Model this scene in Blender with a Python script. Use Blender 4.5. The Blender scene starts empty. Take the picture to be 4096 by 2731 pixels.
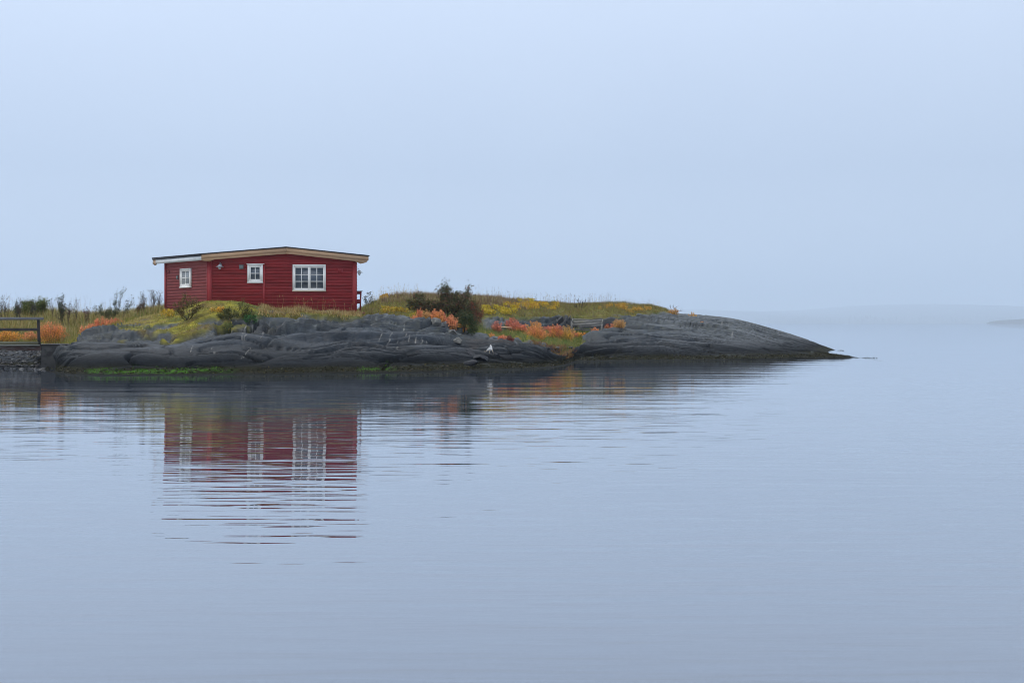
import bpy, math, random
import numpy as np
from mathutils import Vector, noise
from mathutils import Matrix

SC = bpy.context.scene
COL = SC.collection
rng = np.random.default_rng(7)
random.seed(7)

# ------------------------------------------------------------------ camera frame
F = 5000.0          # focal length measured in pixels of the 4096 px wide photograph
YH = 1291.0         # row of the true horizon
CH = 1.82            # camera height above the water


def P(px, py, d):
    return np.array([(px - 2048.0) / F * d, d, CH + (YH - py) / F * d])


cam_d = bpy.data.cameras.new("camera")
cam = bpy.data.objects.new("camera", cam_d)
COL.objects.link(cam)
cam.location = (0, 0, CH)
cam.rotation_euler = (math.radians(90), 0, 0)
cam_d.sensor_fit = 'HORIZONTAL'
cam_d.sensor_width = 36.0
cam_d.lens = 36.0 * F / 4096.0
cam_d.shift_y = -(1365.5 - YH) / 4096.0
cam_d.clip_start = 0.1
cam_d.clip_end = 40000.0
SC.camera = cam
SC.view_settings.view_transform = 'Standard'
SC.view_settings.look = 'None'
SC.view_settings.exposure = 0.0
SC.view_settings.gamma = 1.0
SC.cycles.volume_bounces = 2
SC.cycles.use_denoising = True
SC.cycles.pixel_filter_type = 'BLACKMAN_HARRIS'
SC.cycles.filter_width = 1.0


# ------------------------------------------------------------------ helpers
def tag(o, label=None, cat=None, group=None, kind=None):
    if label: o['label'] = label
    if cat: o['category'] = cat
    if group: o['group'] = group
    if kind: o['kind'] = kind
    return o


def empty(name, loc, label=None, cat=None, group=None):
    o = bpy.data.objects.new(name, None)
    COL.objects.link(o)
    o.location = [float(c) for c in loc]
    o.empty_display_size = 0.2
    return tag(o, label, cat, group)


def mesh_np(name, V, loops, counts, mat, parent=None, col=None, smooth=False, origin=None):
    """one mesh object from flat arrays; vertices in world space"""
    V = np.asarray(V, dtype=np.float64)
    if parent is not None:
        V = V - np.array(parent_world(parent))
    elif origin is not None:
        V = V - np.asarray(origin)
    me = bpy.data.meshes.new(name)
    me.vertices.add(len(V))
    me.vertices.foreach_set("co", V.astype(np.float32).ravel())
    loops = np.asarray(loops, dtype=np.int32)
    counts = np.asarray(counts, dtype=np.int32)
    me.loops.add(len(loops))
    me.loops.foreach_set("vertex_index", loops)
    me.polygons.add(len(counts))
    starts = np.concatenate([[0], np.cumsum(counts)[:-1]]).astype(np.int32)
    me.polygons.foreach_set("loop_start", starts)
    me.polygons.foreach_set("loop_total", counts)
    if smooth:
        me.polygons.foreach_set("use_smooth", np.ones(len(counts), dtype=bool))
    me.update(calc_edges=True)
    me.validate()
    if col is not None:
        a = me.attributes.new("col", 'FLOAT_COLOR', 'POINT')
        c4 = np.ones((len(V), 4), dtype=np.float32)
        c4[:, :3] = col
        a.data.foreach_set("color", c4.ravel())
    me.materials.append(mat)
    o = bpy.data.objects.new(name, me)
    COL.objects.link(o)
    if parent is not None:
        o.parent = parent
    elif origin is not None:
        o.location = [float(c) for c in origin]
    return o


def parent_world(p):
    w = np.zeros(3)
    while p is not None:
        w += np.array(p.location)
        p = p.parent
    return w


class MB:
    """collects simple solids, builds them as one mesh object"""
    def __init__(self):
        self.v = []; self.f = []; self.c = []

    def add(self, verts, faces, col=(1, 1, 1)):
        b = len(self.v)
        self.v += [tuple(map(float, q)) for q in verts]
        self.c += [col] * len(verts)
        self.f += [tuple(i + b for i in f) for f in faces]

    def box8(self, p, col=(1, 1, 1)):
        self.add(p, [(0, 1, 2, 3), (7, 6, 5, 4), (0, 4, 5, 1), (1, 5, 6, 2), (2, 6, 7, 3), (3, 7, 4, 0)], col)

    def box(self, fr, u0, u1, w0, w1, z0, z1, col=(1, 1, 1)):
        """fr = (origin, axis_u, axis_w, axis_z)"""
        o, au, aw, az = [np.asarray(q, float) for q in fr]
        g = lambda u, w, z: o + au * u + aw * w + az * z
        self.box8([g(u0, w0, z0), g(u1, w0, z0), g(u1, w1, z0), g(u0, w1, z0),
                   g(u0, w0, z1), g(u1, w0, z1), g(u1, w1, z1), g(u0, w1, z1)][::1], col)

    def prism(self, poly, ext, col=(1, 1, 1)):
        """poly: list of 3-D points, ext: extrusion vector"""
        n = len(poly); e = np.asarray(ext, float)
        a = [np.asarray(q, float) for q in poly]; b = [q + e for q in a]
        fs = [tuple(range(n)), tuple(range(2 * n - 1, n - 1, -1))]
        fs += [(i, (i + 1) % n, n + (i + 1) % n, n + i) for i in range(n)]
        self.add(a + b, fs, col)

    def tube(self, pts, radii, n=6, col=(1, 1, 1), cap=True):
        pts = [np.asarray(q, float) for q in pts]
        base = len(self.v)
        for i, q in enumerate(pts):
            t = pts[min(i + 1, len(pts) - 1)] - pts[max(i - 1, 0)]
            t = t / (np.linalg.norm(t) + 1e-9)
            h = np.array([0, 0, 1.0]) if abs(t[2]) < 0.9 else np.array([1.0, 0, 0])
            a = np.cross(t, h); a /= np.linalg.norm(a) + 1e-9
            b = np.cross(t, a)
            for k in range(n):
                an = 2 * math.pi * k / n
                self.v.append(tuple(q + radii[i] * (a * math.cos(an) + b * math.sin(an))))
                self.c.append(col)
        for i in range(len(pts) - 1):
            for k in range(n):
                k2 = (k + 1) % n
                self.f.append((base + i * n + k, base + i * n + k2, base + (i + 1) * n + k2, base + (i + 1) * n + k))
        if cap:
            self.f.append(tuple(base + k for k in range(n))[::-1])
            self.f.append(tuple(base + (len(pts) - 1) * n + k for k in range(n)))

    def build(self, name, mat, parent=None, smooth=False, origin=None, bevel=0.0):
        loops = [i for f in self.f for i in f]
        o = mesh_np(name, self.v, loops, [len(f) for f in self.f], mat, parent, np.array(self.c), smooth, origin)
        if bevel:
            m = o.modifiers.new("bevel", 'BEVEL'); m.width = bevel; m.segments = 2; m.limit_method = 'ANGLE'
        # consistent normals
        import bmesh
        bm = bmesh.new(); bm.from_mesh(o.data)
        bmesh.ops.recalc_face_normals(bm, faces=bm.faces)
        bm.to_mesh(o.data); bm.free()
        return o


# ------------------------------------------------------------------ materials
def new_mat(name):
    m = bpy.data.materials.new(name)
    m.use_nodes = True
    nt = m.node_tree
    b = nt.nodes["Principled BSDF"]
    return m, nt, b


def N(nt, kind, **kw):
    n = nt.nodes.new(kind)
    for k, v in kw.items():
        if k.startswith('i_'):
            n.inputs[k[2:].replace('_', ' ')].default_value = v
        else:
            setattr(n, k, v)
    return n


def ramp(nt, stops):
    r = nt.nodes.new('ShaderNodeValToRGB')
    e = r.color_ramp.elements
    while len(e) < len(stops): e.new(0.5)
    for i, (p, c) in enumerate(stops):
        e[i].position = p
        e[i].color = (*c, 1) if len(c) == 3 else c
    return r


def varied(name, base, amount=0.25, scale=(3, 3, 3), rough=0.7, bump=0.0, bump_scale=40.0, spec=0.3, second=None, second_at=0.6):
    """a solid colour with procedural wear: noise in brightness, an optional second colour in patches, fine bump"""
    m, nt, b = new_mat(name)
    L = nt.links.new
    tc = N(nt, 'ShaderNodeTexCoord')
    mp = N(nt, 'ShaderNodeMapping'); mp.inputs['Scale'].default_value = scale
    L(tc.outputs['Object'], mp.inputs['Vector'])
    n1 = N(nt, 'ShaderNodeTexNoise'); n1.inputs['Scale'].default_value = 1.0; n1.inputs['Detail'].default_value = 6
    L(mp.outputs[0], n1.inputs['Vector'])
    lo = tuple(c * (1 - amount) for c in base); hi = tuple(min(1, c * (1 + amount)) for c in base)
    r = ramp(nt, [(0.3, lo), (0.7, hi)])
    L(n1.outputs['Fac'], r.inputs[0])
    out = r.outputs[0]
    if second:
        n2 = N(nt, 'ShaderNodeTexNoise'); n2.inputs['Scale'].default_value = 2.3; n2.inputs['Detail'].default_value = 8
        L(mp.outputs[0], n2.inputs['Vector'])
        r2 = ramp(nt, [(second_at - 0.05, (0, 0, 0)), (second_at + 0.08, (1, 1, 1))])
        L(n2.outputs['Fac'], r2.inputs[0])
        mx = N(nt, 'ShaderNodeMix', data_type='RGBA'); mx.inputs['B'].default_value = (*second, 1)
        mx.inputs[7].default_value = (*second, 1)
        L(r2.outputs[0], mx.inputs[0]); L(out, mx.inputs[6]); out = mx.outputs[2]
    L(out, b.inputs['Base Color'])
    b.inputs['Roughness'].default_value = rough
    b.inputs['Specular IOR Level'].default_value = spec
    if bump:
        n3 = N(nt, 'ShaderNodeTexNoise'); n3.inputs['Scale'].default_value = bump_scale; n3.inputs['Detail'].default_value = 5
        L(mp.outputs[0], n3.inputs['Vector'])
        bp = N(nt, 'ShaderNodeBump'); bp.inputs['Strength'].default_value = bump; bp.inputs['Distance'].default_value = 0.02
        L(n3.outputs['Fac'], bp.inputs['Height']); L(bp.outputs[0], b.inputs['Normal'])
    return m


def leaf_mat(name, rough=0.6, transl=0.3):
    m, nt, b = new_mat(name)
    L = nt.links.new
    at = N(nt, 'ShaderNodeAttribute'); at.attribute_name = "col"
    L(at.outputs['Color'], b.inputs['Base Color'])
    b.inputs['Roughness'].default_value = rough
    b.inputs['Specular IOR Level'].default_value = 0.2
    tr = N(nt, 'ShaderNodeBsdfTranslucent'); L(at.outputs['Color'], tr.inputs['Color'])
    mx = N(nt, 'ShaderNodeMixShader'); mx.inputs[0].default_value = transl
    L(b.outputs[0], mx.inputs[1]); L(tr.outputs[0], mx.inputs[2])
    L(mx.outputs[0], nt.nodes['Material Output'].inputs['Surface'])
    return m


M = {}
M['red_left'] = varied('left_wall_red', (0.285, 0.064, 0.066), 0.16, (1.5, 1.5, 6), 0.62, 0.12, 30, 0.3, (0.25, 0.06, 0.055), 0.6)  # left wall: a paler, greyer red than the front
M['red'] = varied('red_paint', (0.255, 0.021, 0.024), 0.28, (0.9, 0.9, 7.7), 0.62, 0.12, 30, 0.30, (0.24, 0.032, 0.03), 0.62)
M['red_trim'] = varied('red_trim_paint', (0.28, 0.028, 0.031), 0.12, (3, 3, 1.2), 0.55, 0.1, 30, 0.3)
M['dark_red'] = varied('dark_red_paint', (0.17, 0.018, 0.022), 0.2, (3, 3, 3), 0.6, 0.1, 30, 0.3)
M['white'] = varied('white_paint', (0.80, 0.79, 0.76), 0.06, (4, 4, 4), 0.5, 0.05, 30, 0.35)
M['timber'] = varied('bare_timber', (0.52, 0.335, 0.205), 0.22, (1.2, 8, 22), 0.7, 0.15, 6, 0.25, (0.24, 0.13, 0.07), 0.68)
M['sill_wood'] = varied('worn_sill_wood', (0.50, 0.42, 0.32), 0.15, (3, 8, 20), 0.75, 0.1, 6, 0.2)
M['felt'] = varied('roofing_felt', (0.035, 0.035, 0.042), 0.25, (2, 2, 2), 0.85, 0.3, 30, 0.2)
M['white_fascia'] = varied('white_fascia_paint', (0.62, 0.65, 0.66), 0.10, (1.5, 1.5, 5), 0.6, 0.05, 20, 0.3, (0.50, 0.53, 0.54), 0.6)
M['zinc'] = varied('galvanised_metal', (0.30, 0.33, 0.36), 0.15, (9, 9, 9), 0.45, 0.0, 20, 0.5)
M['grey_plastic'] = varied('grey_plastic', (0.16, 0.18, 0.18), 0.1, (9, 9, 9), 0.5)
M['grey_wood'] = varied('weathered_grey_wood', (0.20, 0.195, 0.18), 0.35, (1.5, 9, 16), 0.85, 0.3, 5, 0.2, (0.055, 0.052, 0.05), 0.62)
M['rail_wood'] = varied('weathered_rail_wood', (0.15, 0.152, 0.158), 0.3, (0.8, 8, 16), 0.8, 0.3, 5, 0.2, (0.05, 0.048, 0.05), 0.66)
M['post_wood'] = varied('dark_post_wood', (0.045, 0.040, 0.040), 0.35, (6, 6, 1.5), 0.8, 0.3, 8, 0.2)
M['edge_wood'] = varied('pale_deck_wood', (0.20, 0.20, 0.17), 0.3, (0.8, 8, 16), 0.8, 0.2, 5, 0.2)
M['kerb_wood'] = varied('mossy_kerb_wood', (0.14, 0.135, 0.085), 0.3, (0.8, 6, 9), 0.8, 0.2, 5, 0.2, (0.06, 0.06, 0.045), 0.64)
M['rust'] = varied('rusty_steel', (0.085, 0.050, 0.044), 0.4, (1.2, 3, 6), 0.75, 0.25, 14, 0.3, (0.16, 0.155, 0.14), 0.55)
M['concrete'] = varied('stained_concrete', (0.042, 0.041, 0.040), 0.4, (1.2, 1.2, 1.2), 0.85, 0.35, 14, 0.25, (0.018, 0.018, 0.018), 0.56)
M['litter'] = varied('bleached_rag', (0.75, 0.75, 0.74), 0.1, (9, 9, 9), 0.8)
M['curtain'] = varied('white_lace', (0.55, 0.56, 0.56), 0.12, (60, 60, 4), 0.9)
M['leaf'] = leaf_mat('foliage')
M['grass'] = leaf_mat('grass_blades', 0.7, 0.25)
M['stem'] = leaf_mat('stems', 0.8, 0.0)

m, nt, b = new_mat('window_glass')
b.inputs['Base Color'].default_value = (0.062, 0.078, 0.10, 1)
b.inputs['Roughness'].default_value = 0.06
b.inputs['IOR'].default_value = 1.6
M['glass'] = m
m, nt, b = new_mat('clear_lamp_glass')
b.inputs['Base Color'].default_value = (0.75, 0.78, 0.8, 1)
b.inputs['Roughness'].default_value = 0.08
b.inputs['Transmission Weight'].default_value = 0.6
M['lamp_glass'] = m


def rock_mat():
    m, nt, b = new_mat('shore_rock')
    L = nt.links.new
    at = N(nt, 'ShaderNodeAttribute'); at.attribute_name = "col"
    wet = N(nt, 'ShaderNodeAttribute'); wet.attribute_name = "wet"
    tc = N(nt, 'ShaderNodeTexCoord')
    mp = N(nt, 'ShaderNodeMapping'); mp.inputs['Scale'].default_value = (1.0, 2.2, 3.0)
    L(tc.outputs['Object'], mp.inputs['Vector'])
    n1 = N(nt, 'ShaderNodeTexNoise'); n1.inputs['Scale'].default_value = 2.6; n1.inputs['Detail'].default_value = 9; n1.inputs['Roughness'].default_value = 0.68
    L(mp.outputs[0], n1.inputs['Vector'])
    r = ramp(nt, [(0.28, (0.60, 0.60, 0.61)), (0.5, (0.97, 0.97, 0.97)), (0.74, (1.5, 1.48, 1.42))])
    L(n1.outputs['Fac'], r.inputs[0])
    mul = N(nt, 'ShaderNodeMix', data_type='RGBA', blend_type='MULTIPLY'); mul.inputs[0].default_value = 1.0
    L(at.outputs['Color'], mul.inputs[6]); L(r.outputs[0], mul.inputs[7])
    L(mul.outputs[2], b.inputs['Base Color'])
    rr = N(nt, 'ShaderNodeMapRange'); rr.inputs['To Min'].default_value = 0.52; rr.inputs['To Max'].default_value = 0.8
    L(wet.outputs['Fac'], rr.inputs['Value']); L(rr.outputs[0], b.inputs['Roughness'])
    sp = N(nt, 'ShaderNodeMapRange'); sp.inputs['To Min'].default_value = 0.4; sp.inputs['To Max'].default_value = 0.06
    L(wet.outputs['Fac'], sp.inputs['Value']); L(sp.outputs[0], b.inputs['Specular IOR Level'])
    n2 = N(nt, 'ShaderNodeTexNoise'); n2.inputs['Scale'].default_value = 5.5; n2.inputs['Detail'].default_value = 9; n2.inputs['Roughness'].default_value = 0.7
    L(mp.outputs[0], n2.inputs['Vector'])
    bp = N(nt, 'ShaderNodeBump'); bp.inputs['Strength'].default_value = 0.5; bp.inputs['Distance'].default_value = 0.10
    L(n2.outputs['Fac'], bp.inputs['Height']); L(bp.outputs[0], b.inputs['Normal'])
    return m


M['rock'] = rock_mat()
M['stone'] = varied('loose_stone', (0.11, 0.108, 0.10), 0.4, (3, 3, 3), 0.8, 0.5, 6, 0.35, (0.19, 0.185, 0.17), 0.6)
M['dark_stone'] = varied('dark_wet_stone', (0.020, 0.021, 0.025), 0.4, (3, 3, 3), 0.6, 0.5, 6, 0.2, (0.045, 0.045, 0.05), 0.66)


def water_mat():
    m, nt, b = new_mat('sea_water')
    L = nt.links.new
    geo = N(nt, 'ShaderNodeNewGeometry')
    # small ripples, long in x, a slight slant
    mp = N(nt, 'ShaderNodeMapping'); mp.inputs['Scale'].default_value = (0.85, 5.0, 1); mp.inputs['Rotation'].default_value = (0, 0, math.radians(5))
    L(geo.outputs['Position'], mp.inputs['Vector'])
    n1 = N(nt, 'ShaderNodeTexNoise'); n1.inputs['Scale'].default_value = 1.0; n1.inputs['Detail'].default_value = 1.6; n1.inputs['Roughness'].default_value = 0.42
    L(mp.outputs[0], n1.inputs['Vector'])
    # broad swell
    mp2 = N(nt, 'ShaderNodeMapping'); mp2.inputs['Scale'].default_value = (0.16, 0.75, 1); mp2.inputs['Rotation'].default_value = (0, 0, math.radians(-4))
    L(geo.outputs['Position'], mp2.inputs['Vector'])
    n2 = N(nt, 'ShaderNodeTexNoise'); n2.inputs['Scale'].default_value = 1.0; n2.inputs['Detail'].default_value = 1.0
    L(mp2.outputs[0], n2.inputs['Vector'])
    # calm patches
    mp3 = N(nt, 'ShaderNodeMapping'); mp3.inputs['Scale'].default_value = (0.045, 0.16, 1)
    L(geo.outputs['Position'], mp3.inputs['Vector'])
    n3 = N(nt, 'ShaderNodeTexNoise'); n3.inputs['Scale'].default_value = 1.0; n3.inputs['Detail'].default_value = 2.0
    L(mp3.outputs[0], n3.inputs['Vector'])
    calm = N(nt, 'ShaderNodeMapRange'); calm.inputs['From Min'].default_value = 0.35; calm.inputs['From Max'].default_value = 0.62
    calm.inputs['To Min'].default_value = 0.35; calm.inputs['To Max'].default_value = 1.0
    L(n3.outputs['Fac'], calm.inputs['Value'])
    # sheltered water close to the rock lies calmer (world position)
    sep = N(nt, 'ShaderNodeSeparateXYZ'); L(geo.outputs['Position'], sep.inputs[0])
    lee = N(nt, 'ShaderNodeMapRange', interpolation_type='SMOOTHSTEP'); lee.inputs['From Min'].default_value = 14; lee.inputs['From Max'].default_value = 40
    lee.inputs['To Min'].default_value = 1.0; lee.inputs['To Max'].default_value = 0.32
    L(sep.outputs['Y'], lee.inputs['Value'])
    amp = N(nt, 'ShaderNodeMath', operation='MULTIPLY'); L(calm.outputs[0], amp.inputs[0]); L(lee.outputs[0], amp.inputs[1])
    h1 = N(nt, 'ShaderNodeMath', operation='MULTIPLY'); L(n1.outputs['Fac'], h1.inputs[0]); L(amp.outputs[0], h1.inputs[1])
    h2 = N(nt, 'ShaderNodeMath', operation='MULTIPLY_ADD'); L(n2.outputs['Fac'], h2.inputs[0]); h2.inputs[1].default_value = 1.2; L(h1.outputs[0], h2.inputs[2])
    bp = N(nt, 'ShaderNodeBump'); bp.inputs['Strength'].default_value = 1.0; bp.inputs['Distance'].default_value = 0.0115
    L(h2.outputs[0], bp.inputs['Height'])
    # mirror share: almost all at grazing angles, about half where one looks down steeply
    dot = N(nt, 'ShaderNodeVectorMath', operation='DOT_PRODUCT'); L(bp.outputs[0], dot.inputs[0]); L(geo.outputs['Incoming'], dot.inputs[1])
    fr = N(nt, 'ShaderNodeMapRange'); fr.inputs['From Min'].default_value = 0.0; fr.inputs['From Max'].default_value = 0.55
    fr.inputs['To Min'].default_value = 0.97; fr.inputs['To Max'].default_value = -0.12
    L(dot.outputs['Value'], fr.inputs['Value'])
    gl = N(nt, 'ShaderNodeBsdfGlossy'); gl.inputs['Roughness'].default_value = 0.015; gl.inputs['Color'].default_value = (0.97, 0.98, 1.0, 1)
    df = N(nt, 'ShaderNodeBsdfDiffuse'); df.inputs['Color'].default_value = (0.040, 0.055, 0.080, 1)
    L(bp.outputs[0], gl.inputs['Normal'])
    mix = N(nt, 'ShaderNodeMixShader'); L(fr.outputs[0], mix.inputs[0]); L(df.outputs[0], mix.inputs[1]); L(gl.outputs[0], mix.inputs[2])
    L(mix.outputs[0], nt.nodes['Material Output'].inputs['Surface'])
    nt.nodes.remove(b)
    return m


M['water'] = water_mat()

# ------------------------------------------------------------------ terrain of the islet
# Each station is a cross-section of the islet: water depth row, then nine ribs (row, distance) from the shore up to the crest.
ST = {
 -900: (1472, [(1462,51.5),(1445,52),(1420,52.6),(1400,53.2),(1378,54),(1370,55),(1340,57),(1290,60),(1262,64)]),
 -300: (1472, [(1462,51.5),(1445,52),(1420,52.6),(1400,53.2),(1378,54),(1370,55),(1340,57),(1290,60),(1262,64)]),
  155: (1477, [(1464,51.5),(1447,52),(1422,52.6),(1400,53.2),(1378,54),(1370,55),(1340,57),(1290,60),(1258,64)]),
  206: (1492, [(1489,46.4),(1486,47),(1484,47.6),(1484,48),(1486,48.4),(1480,49.9),(1370,53),(1300,58),(1260,63)]),
  240: (1496, [(1489,45.4),(1480,46),(1471,46.6),(1461,47.3),(1450,48),(1470,49.7),(1368,53),(1300,58),(1263,63)]),
  265: (1498, [(1489,45),(1473,45.7),(1455,46.4),(1432,47.2),(1405,48.2),(1405,50),(1362,53),(1305,57.5),(1265,62.5)]),
  300: (1500, [(1487,44.6),(1465,45.3),(1435,46.2),(1405,47.2),(1376,48.5),(1373,50.5),(1355,53),(1310,57),(1268,62)]),
  345: (1501, [(1486,44.4),(1460,45.1),(1427,46.1),(1388,47.3),(1347,49),(1345,51),(1335,53.5),(1305,57),(1269,62)]),
  400: (1502, [(1484,44.2),(1455,45),(1420,46),(1375,47.5),(1327,49.5),(1324,51.5),(1318,54),(1300,57),(1270,62)]),
  500: (1502, [(1484,44.2),(1452,45),(1412,46),(1360,47.5),(1296,50.5),(1294,52.5),(1290,55),(1278,58),(1263,62)]),
  600: (1501, [(1483,44.4),(1450,45.2),(1405,46.3),(1345,48),(1263,52),(1261,54),(1258,56),(1256,59),(1252,62)]),
  700: (1502, [(1482,44.3),(1448,45.2),(1405,46.3),(1345,47.8),(1243,52),(1245,53.5),(1248,57),(1246,60),(1244,63)]),
  780: (1501, [(1482,44.4),(1448,45.3),(1402,46.4),(1338,47.8),(1217,51.5),(1240,52.8),(1250,56),(1249,59),(1249,62)]),
  838: (1500, [(1481,44.7),(1448,45.5),(1400,46.5),(1335,47.9),(1204,51.2),(1240,52.5),(1250,56),(1250,59),(1250,62)]),
  900: (1499, [(1481,44.8),(1447,45.6),(1399,46.6),(1332,48),(1201,51.2),(1243,52.5),(1252,56),(1252,59),(1252,62)]),
  950: (1498, [(1480,44.9),(1446,45.7),(1398,46.7),(1330,48.1),(1206,51.2),(1245,52.5),(1252,56),(1252,59),(1252,62)]),
 1031: (1498, [(1480,44.9),(1445,45.8),(1394,46.8),(1325,48.2),(1226,51.2),(1248,52.5),(1254,56),(1254,59),(1254,62)]),
 1106: (1497, [(1479,45.1),(1443,45.9),(1388,47),(1315,48.6),(1240,51.2),(1251,52.5),(1256,56),(1256,59),(1256,62)]),
 1300: (1494, [(1476,45.8),(1438,46.6),(1375,47.8),(1302,49.5),(1253,51.4),(1258,52.6),(1262,56),(1262,59),(1262,62)]),
 1393: (1493, [(1475,46),(1436,46.9),(1371,48.1),(1304,49.6),(1264,51.4),(1264,52.8),(1262,56),(1258,59),(1256,63)]),
 1428: (1493, [(1475,46),(1435,47),(1370,48.2),(1305,49.7),(1265,51.4),(1264,53),(1258,56),(1250,59.5),(1246,63)]),
 1500: (1492, [(1474,46.2),(1435,47.2),(1373,48.4),(1312,50),(1273,51.8),(1268,54),(1255,57),(1232,60),(1211,65)]),
 1560: (1491, [(1473,46.4),(1436,47.4),(1380,48.7),(1322,50.2),(1283,51.9),(1278,54.3),(1258,57.5),(1226,61.5),(1189,66.5)]),
 1592: (1490, [(1473,46.6),(1437,47.6),(1385,48.8),(1330,50.3),(1290,52),(1285,54.5),(1262,58),(1225,62),(1186,67)]),
 1700: (1488, [(1472,47),(1440,48),(1400,49.1),(1350,50.5),(1296,52.5),(1305,55),(1282,59),(1230,63),(1184,69)]),
 1780: (1486, [(1471,47.5),(1445,48.4),(1415,49.4),(1370,50.7),(1321,52.3),(1328,55.5),(1298,60),(1240,64),(1184,70)]),
 1860: (1484, [(1471,47.9),(1450,48.8),(1425,49.7),(1390,50.8),(1353,52.3),(1360,55),(1318,60),(1255,65),(1187,71)]),
 1950: (1481, [(1470,48.8),(1453,49.5),(1432,50.3),(1400,51.2),(1357,52.8),(1362,55),(1322,61.5),(1262,65.5),(1192,73)]),
 2050: (1478, [(1468,49.6),(1454,50.4),(1436,51.2),(1406,52.2),(1366,53.5),(1372,56),(1324,63.5),(1266,67),(1203,76)]),
 2168: (1474, [(1466,50.8),(1455,51.5),(1442,52),(1420,52.8),(1393,54),(1389,57.5),(1326,66.8),(1266,69),(1210,78)]),
 2251: (1466, [(1461,53),(1454,53.6),(1446,54),(1437,54.6),(1426,55.3),(1397,59),(1326,68.2),(1264,70),(1216,79)]),
 2311: (1448, [(1444,58.9),(1440,59.4),(1432,60),(1420,60.5),(1392,61.5),(1386,62.5),(1327,68.8),(1266,70.4),(1218,80)]),
 2346: (1446, [(1441,59.5),(1432,60.3),(1416,61.2),(1392,62.2),(1359,63.8),(1358,65),(1328,69),(1267,70.7),(1216,80)]),
 2400: (1445, [(1438,60),(1425,60.9),(1400,62.2),(1365,63.8),(1328,66),(1332,67.2),(1329,69.2),(1268,71.2),(1215,80)]),
 2465: (1443.5, [(1435,60.6),(1418,61.5),(1390,63),(1352,64.7),(1309,67),(1312,68.4),(1302,70),(1268,72),(1213,80)]),
 2525: (1443, [(1434,60.8),(1414,62),(1383,63.6),(1343,65.4),(1303,67.7),(1304,69.4),(1290,71.2),(1266,73),(1219,80)]),
 2600: (1443, [(1434,60.8),(1413,62.1),(1380,64),(1340,65.5),(1301,68),(1300,70),(1280,72.5),(1257,75),(1223,80)]),
 2650: (1442, [(1433,61.1),(1411,62.5),(1378,64.3),(1341,66),(1306,68.3),(1300,70.5),(1282,73.5),(1260,76.5),(1233,80.5)]),
 2700: (1442, [(1433,61.2),(1410,62.7),(1375,64.5),(1342,66),(1312,68.5),(1302,70.5),(1284,74),(1268,77),(1254,81)]),
 2800: (1441, [(1432,61.5),(1412,63),(1380,65),(1350,67),(1325,69.5),(1308,72),(1290,75),(1276,78),(1261,82)]),
 2883: (1440, [(1431,61.8),(1411,63.4),(1384,65.4),(1357,67.5),(1334,70),(1317,72.5),(1299,75.5),(1284,78.5),(1267,82.5)]),
 2960: (1439, [(1430,62),(1412,63.6),(1390,65.6),(1365,68),(1345,70.5),(1328,73),(1312,76),(1296,79),(1280,83)]),
 3095: (1437, [(1429,62.8),(1416,64.5),(1400,67),(1385,69),(1370,72),(1358,75),(1345,78),(1330,81),(1314,84.5)]),
 3200: (1434.5, [(1428,63.6),(1419,65.3),(1409,67.6),(1399,70),(1391,73),(1383,76),(1373,79),(1362,82),(1347,85.5)]),
 3300: (1433, [(1428,64.3),(1423,65.8),(1416,67.6),(1411,70),(1408,73),(1406,76),(1401,79),(1395,82),(1385,85.5)]),
 3345: (1432, [(1428,64.6),(1423,65.8),(1419,67),(1421,69),(1422,71.5),(1421,75),(1418,78),(1412,81),(1401,84)]),
 3424: (1431, [(1430,64.9),(1429,65.6),(1431,66.6),(1436,68.2),(1445,71),(1445,74),(1445,77),(1445,80),(1445,83)]),
 3560: (1450, [(1455,60.5),(1462,61.5),(1468,63),(1470,66),(1470,70),(1470,74),(1470,77),(1470,80),(1470,83)]),
}
PXS = np.array(sorted(ST))
NR = 13            # ribs: under water, waterline, nine, two behind
Dt = np.zeros((len(PXS), NR)); Zt = np.zeros((len(PXS), NR))
for i, px in enumerate(PXS):
    w, ribs = ST[px]
    dw = CH * F / (w - YH)
    ds = [dw - 2.0, dw]; zs = [-1.2, 0.0]
    for (py, d) in ribs:
        ds.append(max(d, ds[-1] + 0.15)); zs.append(CH + (YH - py) / F * ds[-1])
    ds += [ds[-1] + 5, ds[-1] + 16]; zs += [zs[-1] - 0.9, -1.5]
    Dt[i] = ds; Zt[i] = zs


def pchip(x, y, xq):
    x = np.asarray(x, float); y = np.asarray(y, float)
    h = np.diff(x); dl = np.diff(y, axis=0) / (h[:, None] if y.ndim > 1 else h)
    m = np.zeros_like(y)
    hh = h[:, None] if y.ndim > 1 else h
    w1 = 2 * hh[1:] + hh[:-1]; w2 = hh[1:] + 2 * hh[:-1]
    with np.errstate(divide='ignore', invalid='ignore'):
        mm = (w1 + w2) / (w1 / dl[:-1] + w2 / dl[1:])
    mm[(dl[:-1] * dl[1:] <= 0)] = 0
    mm = np.nan_to_num(mm)
    m[1:-1] = mm; m[0] = dl[0]; m[-1] = dl[-1]
    k = np.clip(np.searchsorted(x, xq, side='right') - 1, 0, len(x) - 2)
    t = (xq - x[k]) / h[k]
    if y.ndim > 1: t = t[:, None]; hk = h[k][:, None]
    else: hk = h[k]
    t2 = t * t; t3 = t2 * t
    return ((2 * t3 - 3 * t2 + 1) * y[k] + (t3 - 2 * t2 + t) * hk * m[k] + (-2 * t3 + 3 * t2) * y[k + 1] + (t3 - t2) * hk * m[k + 1])


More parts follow.
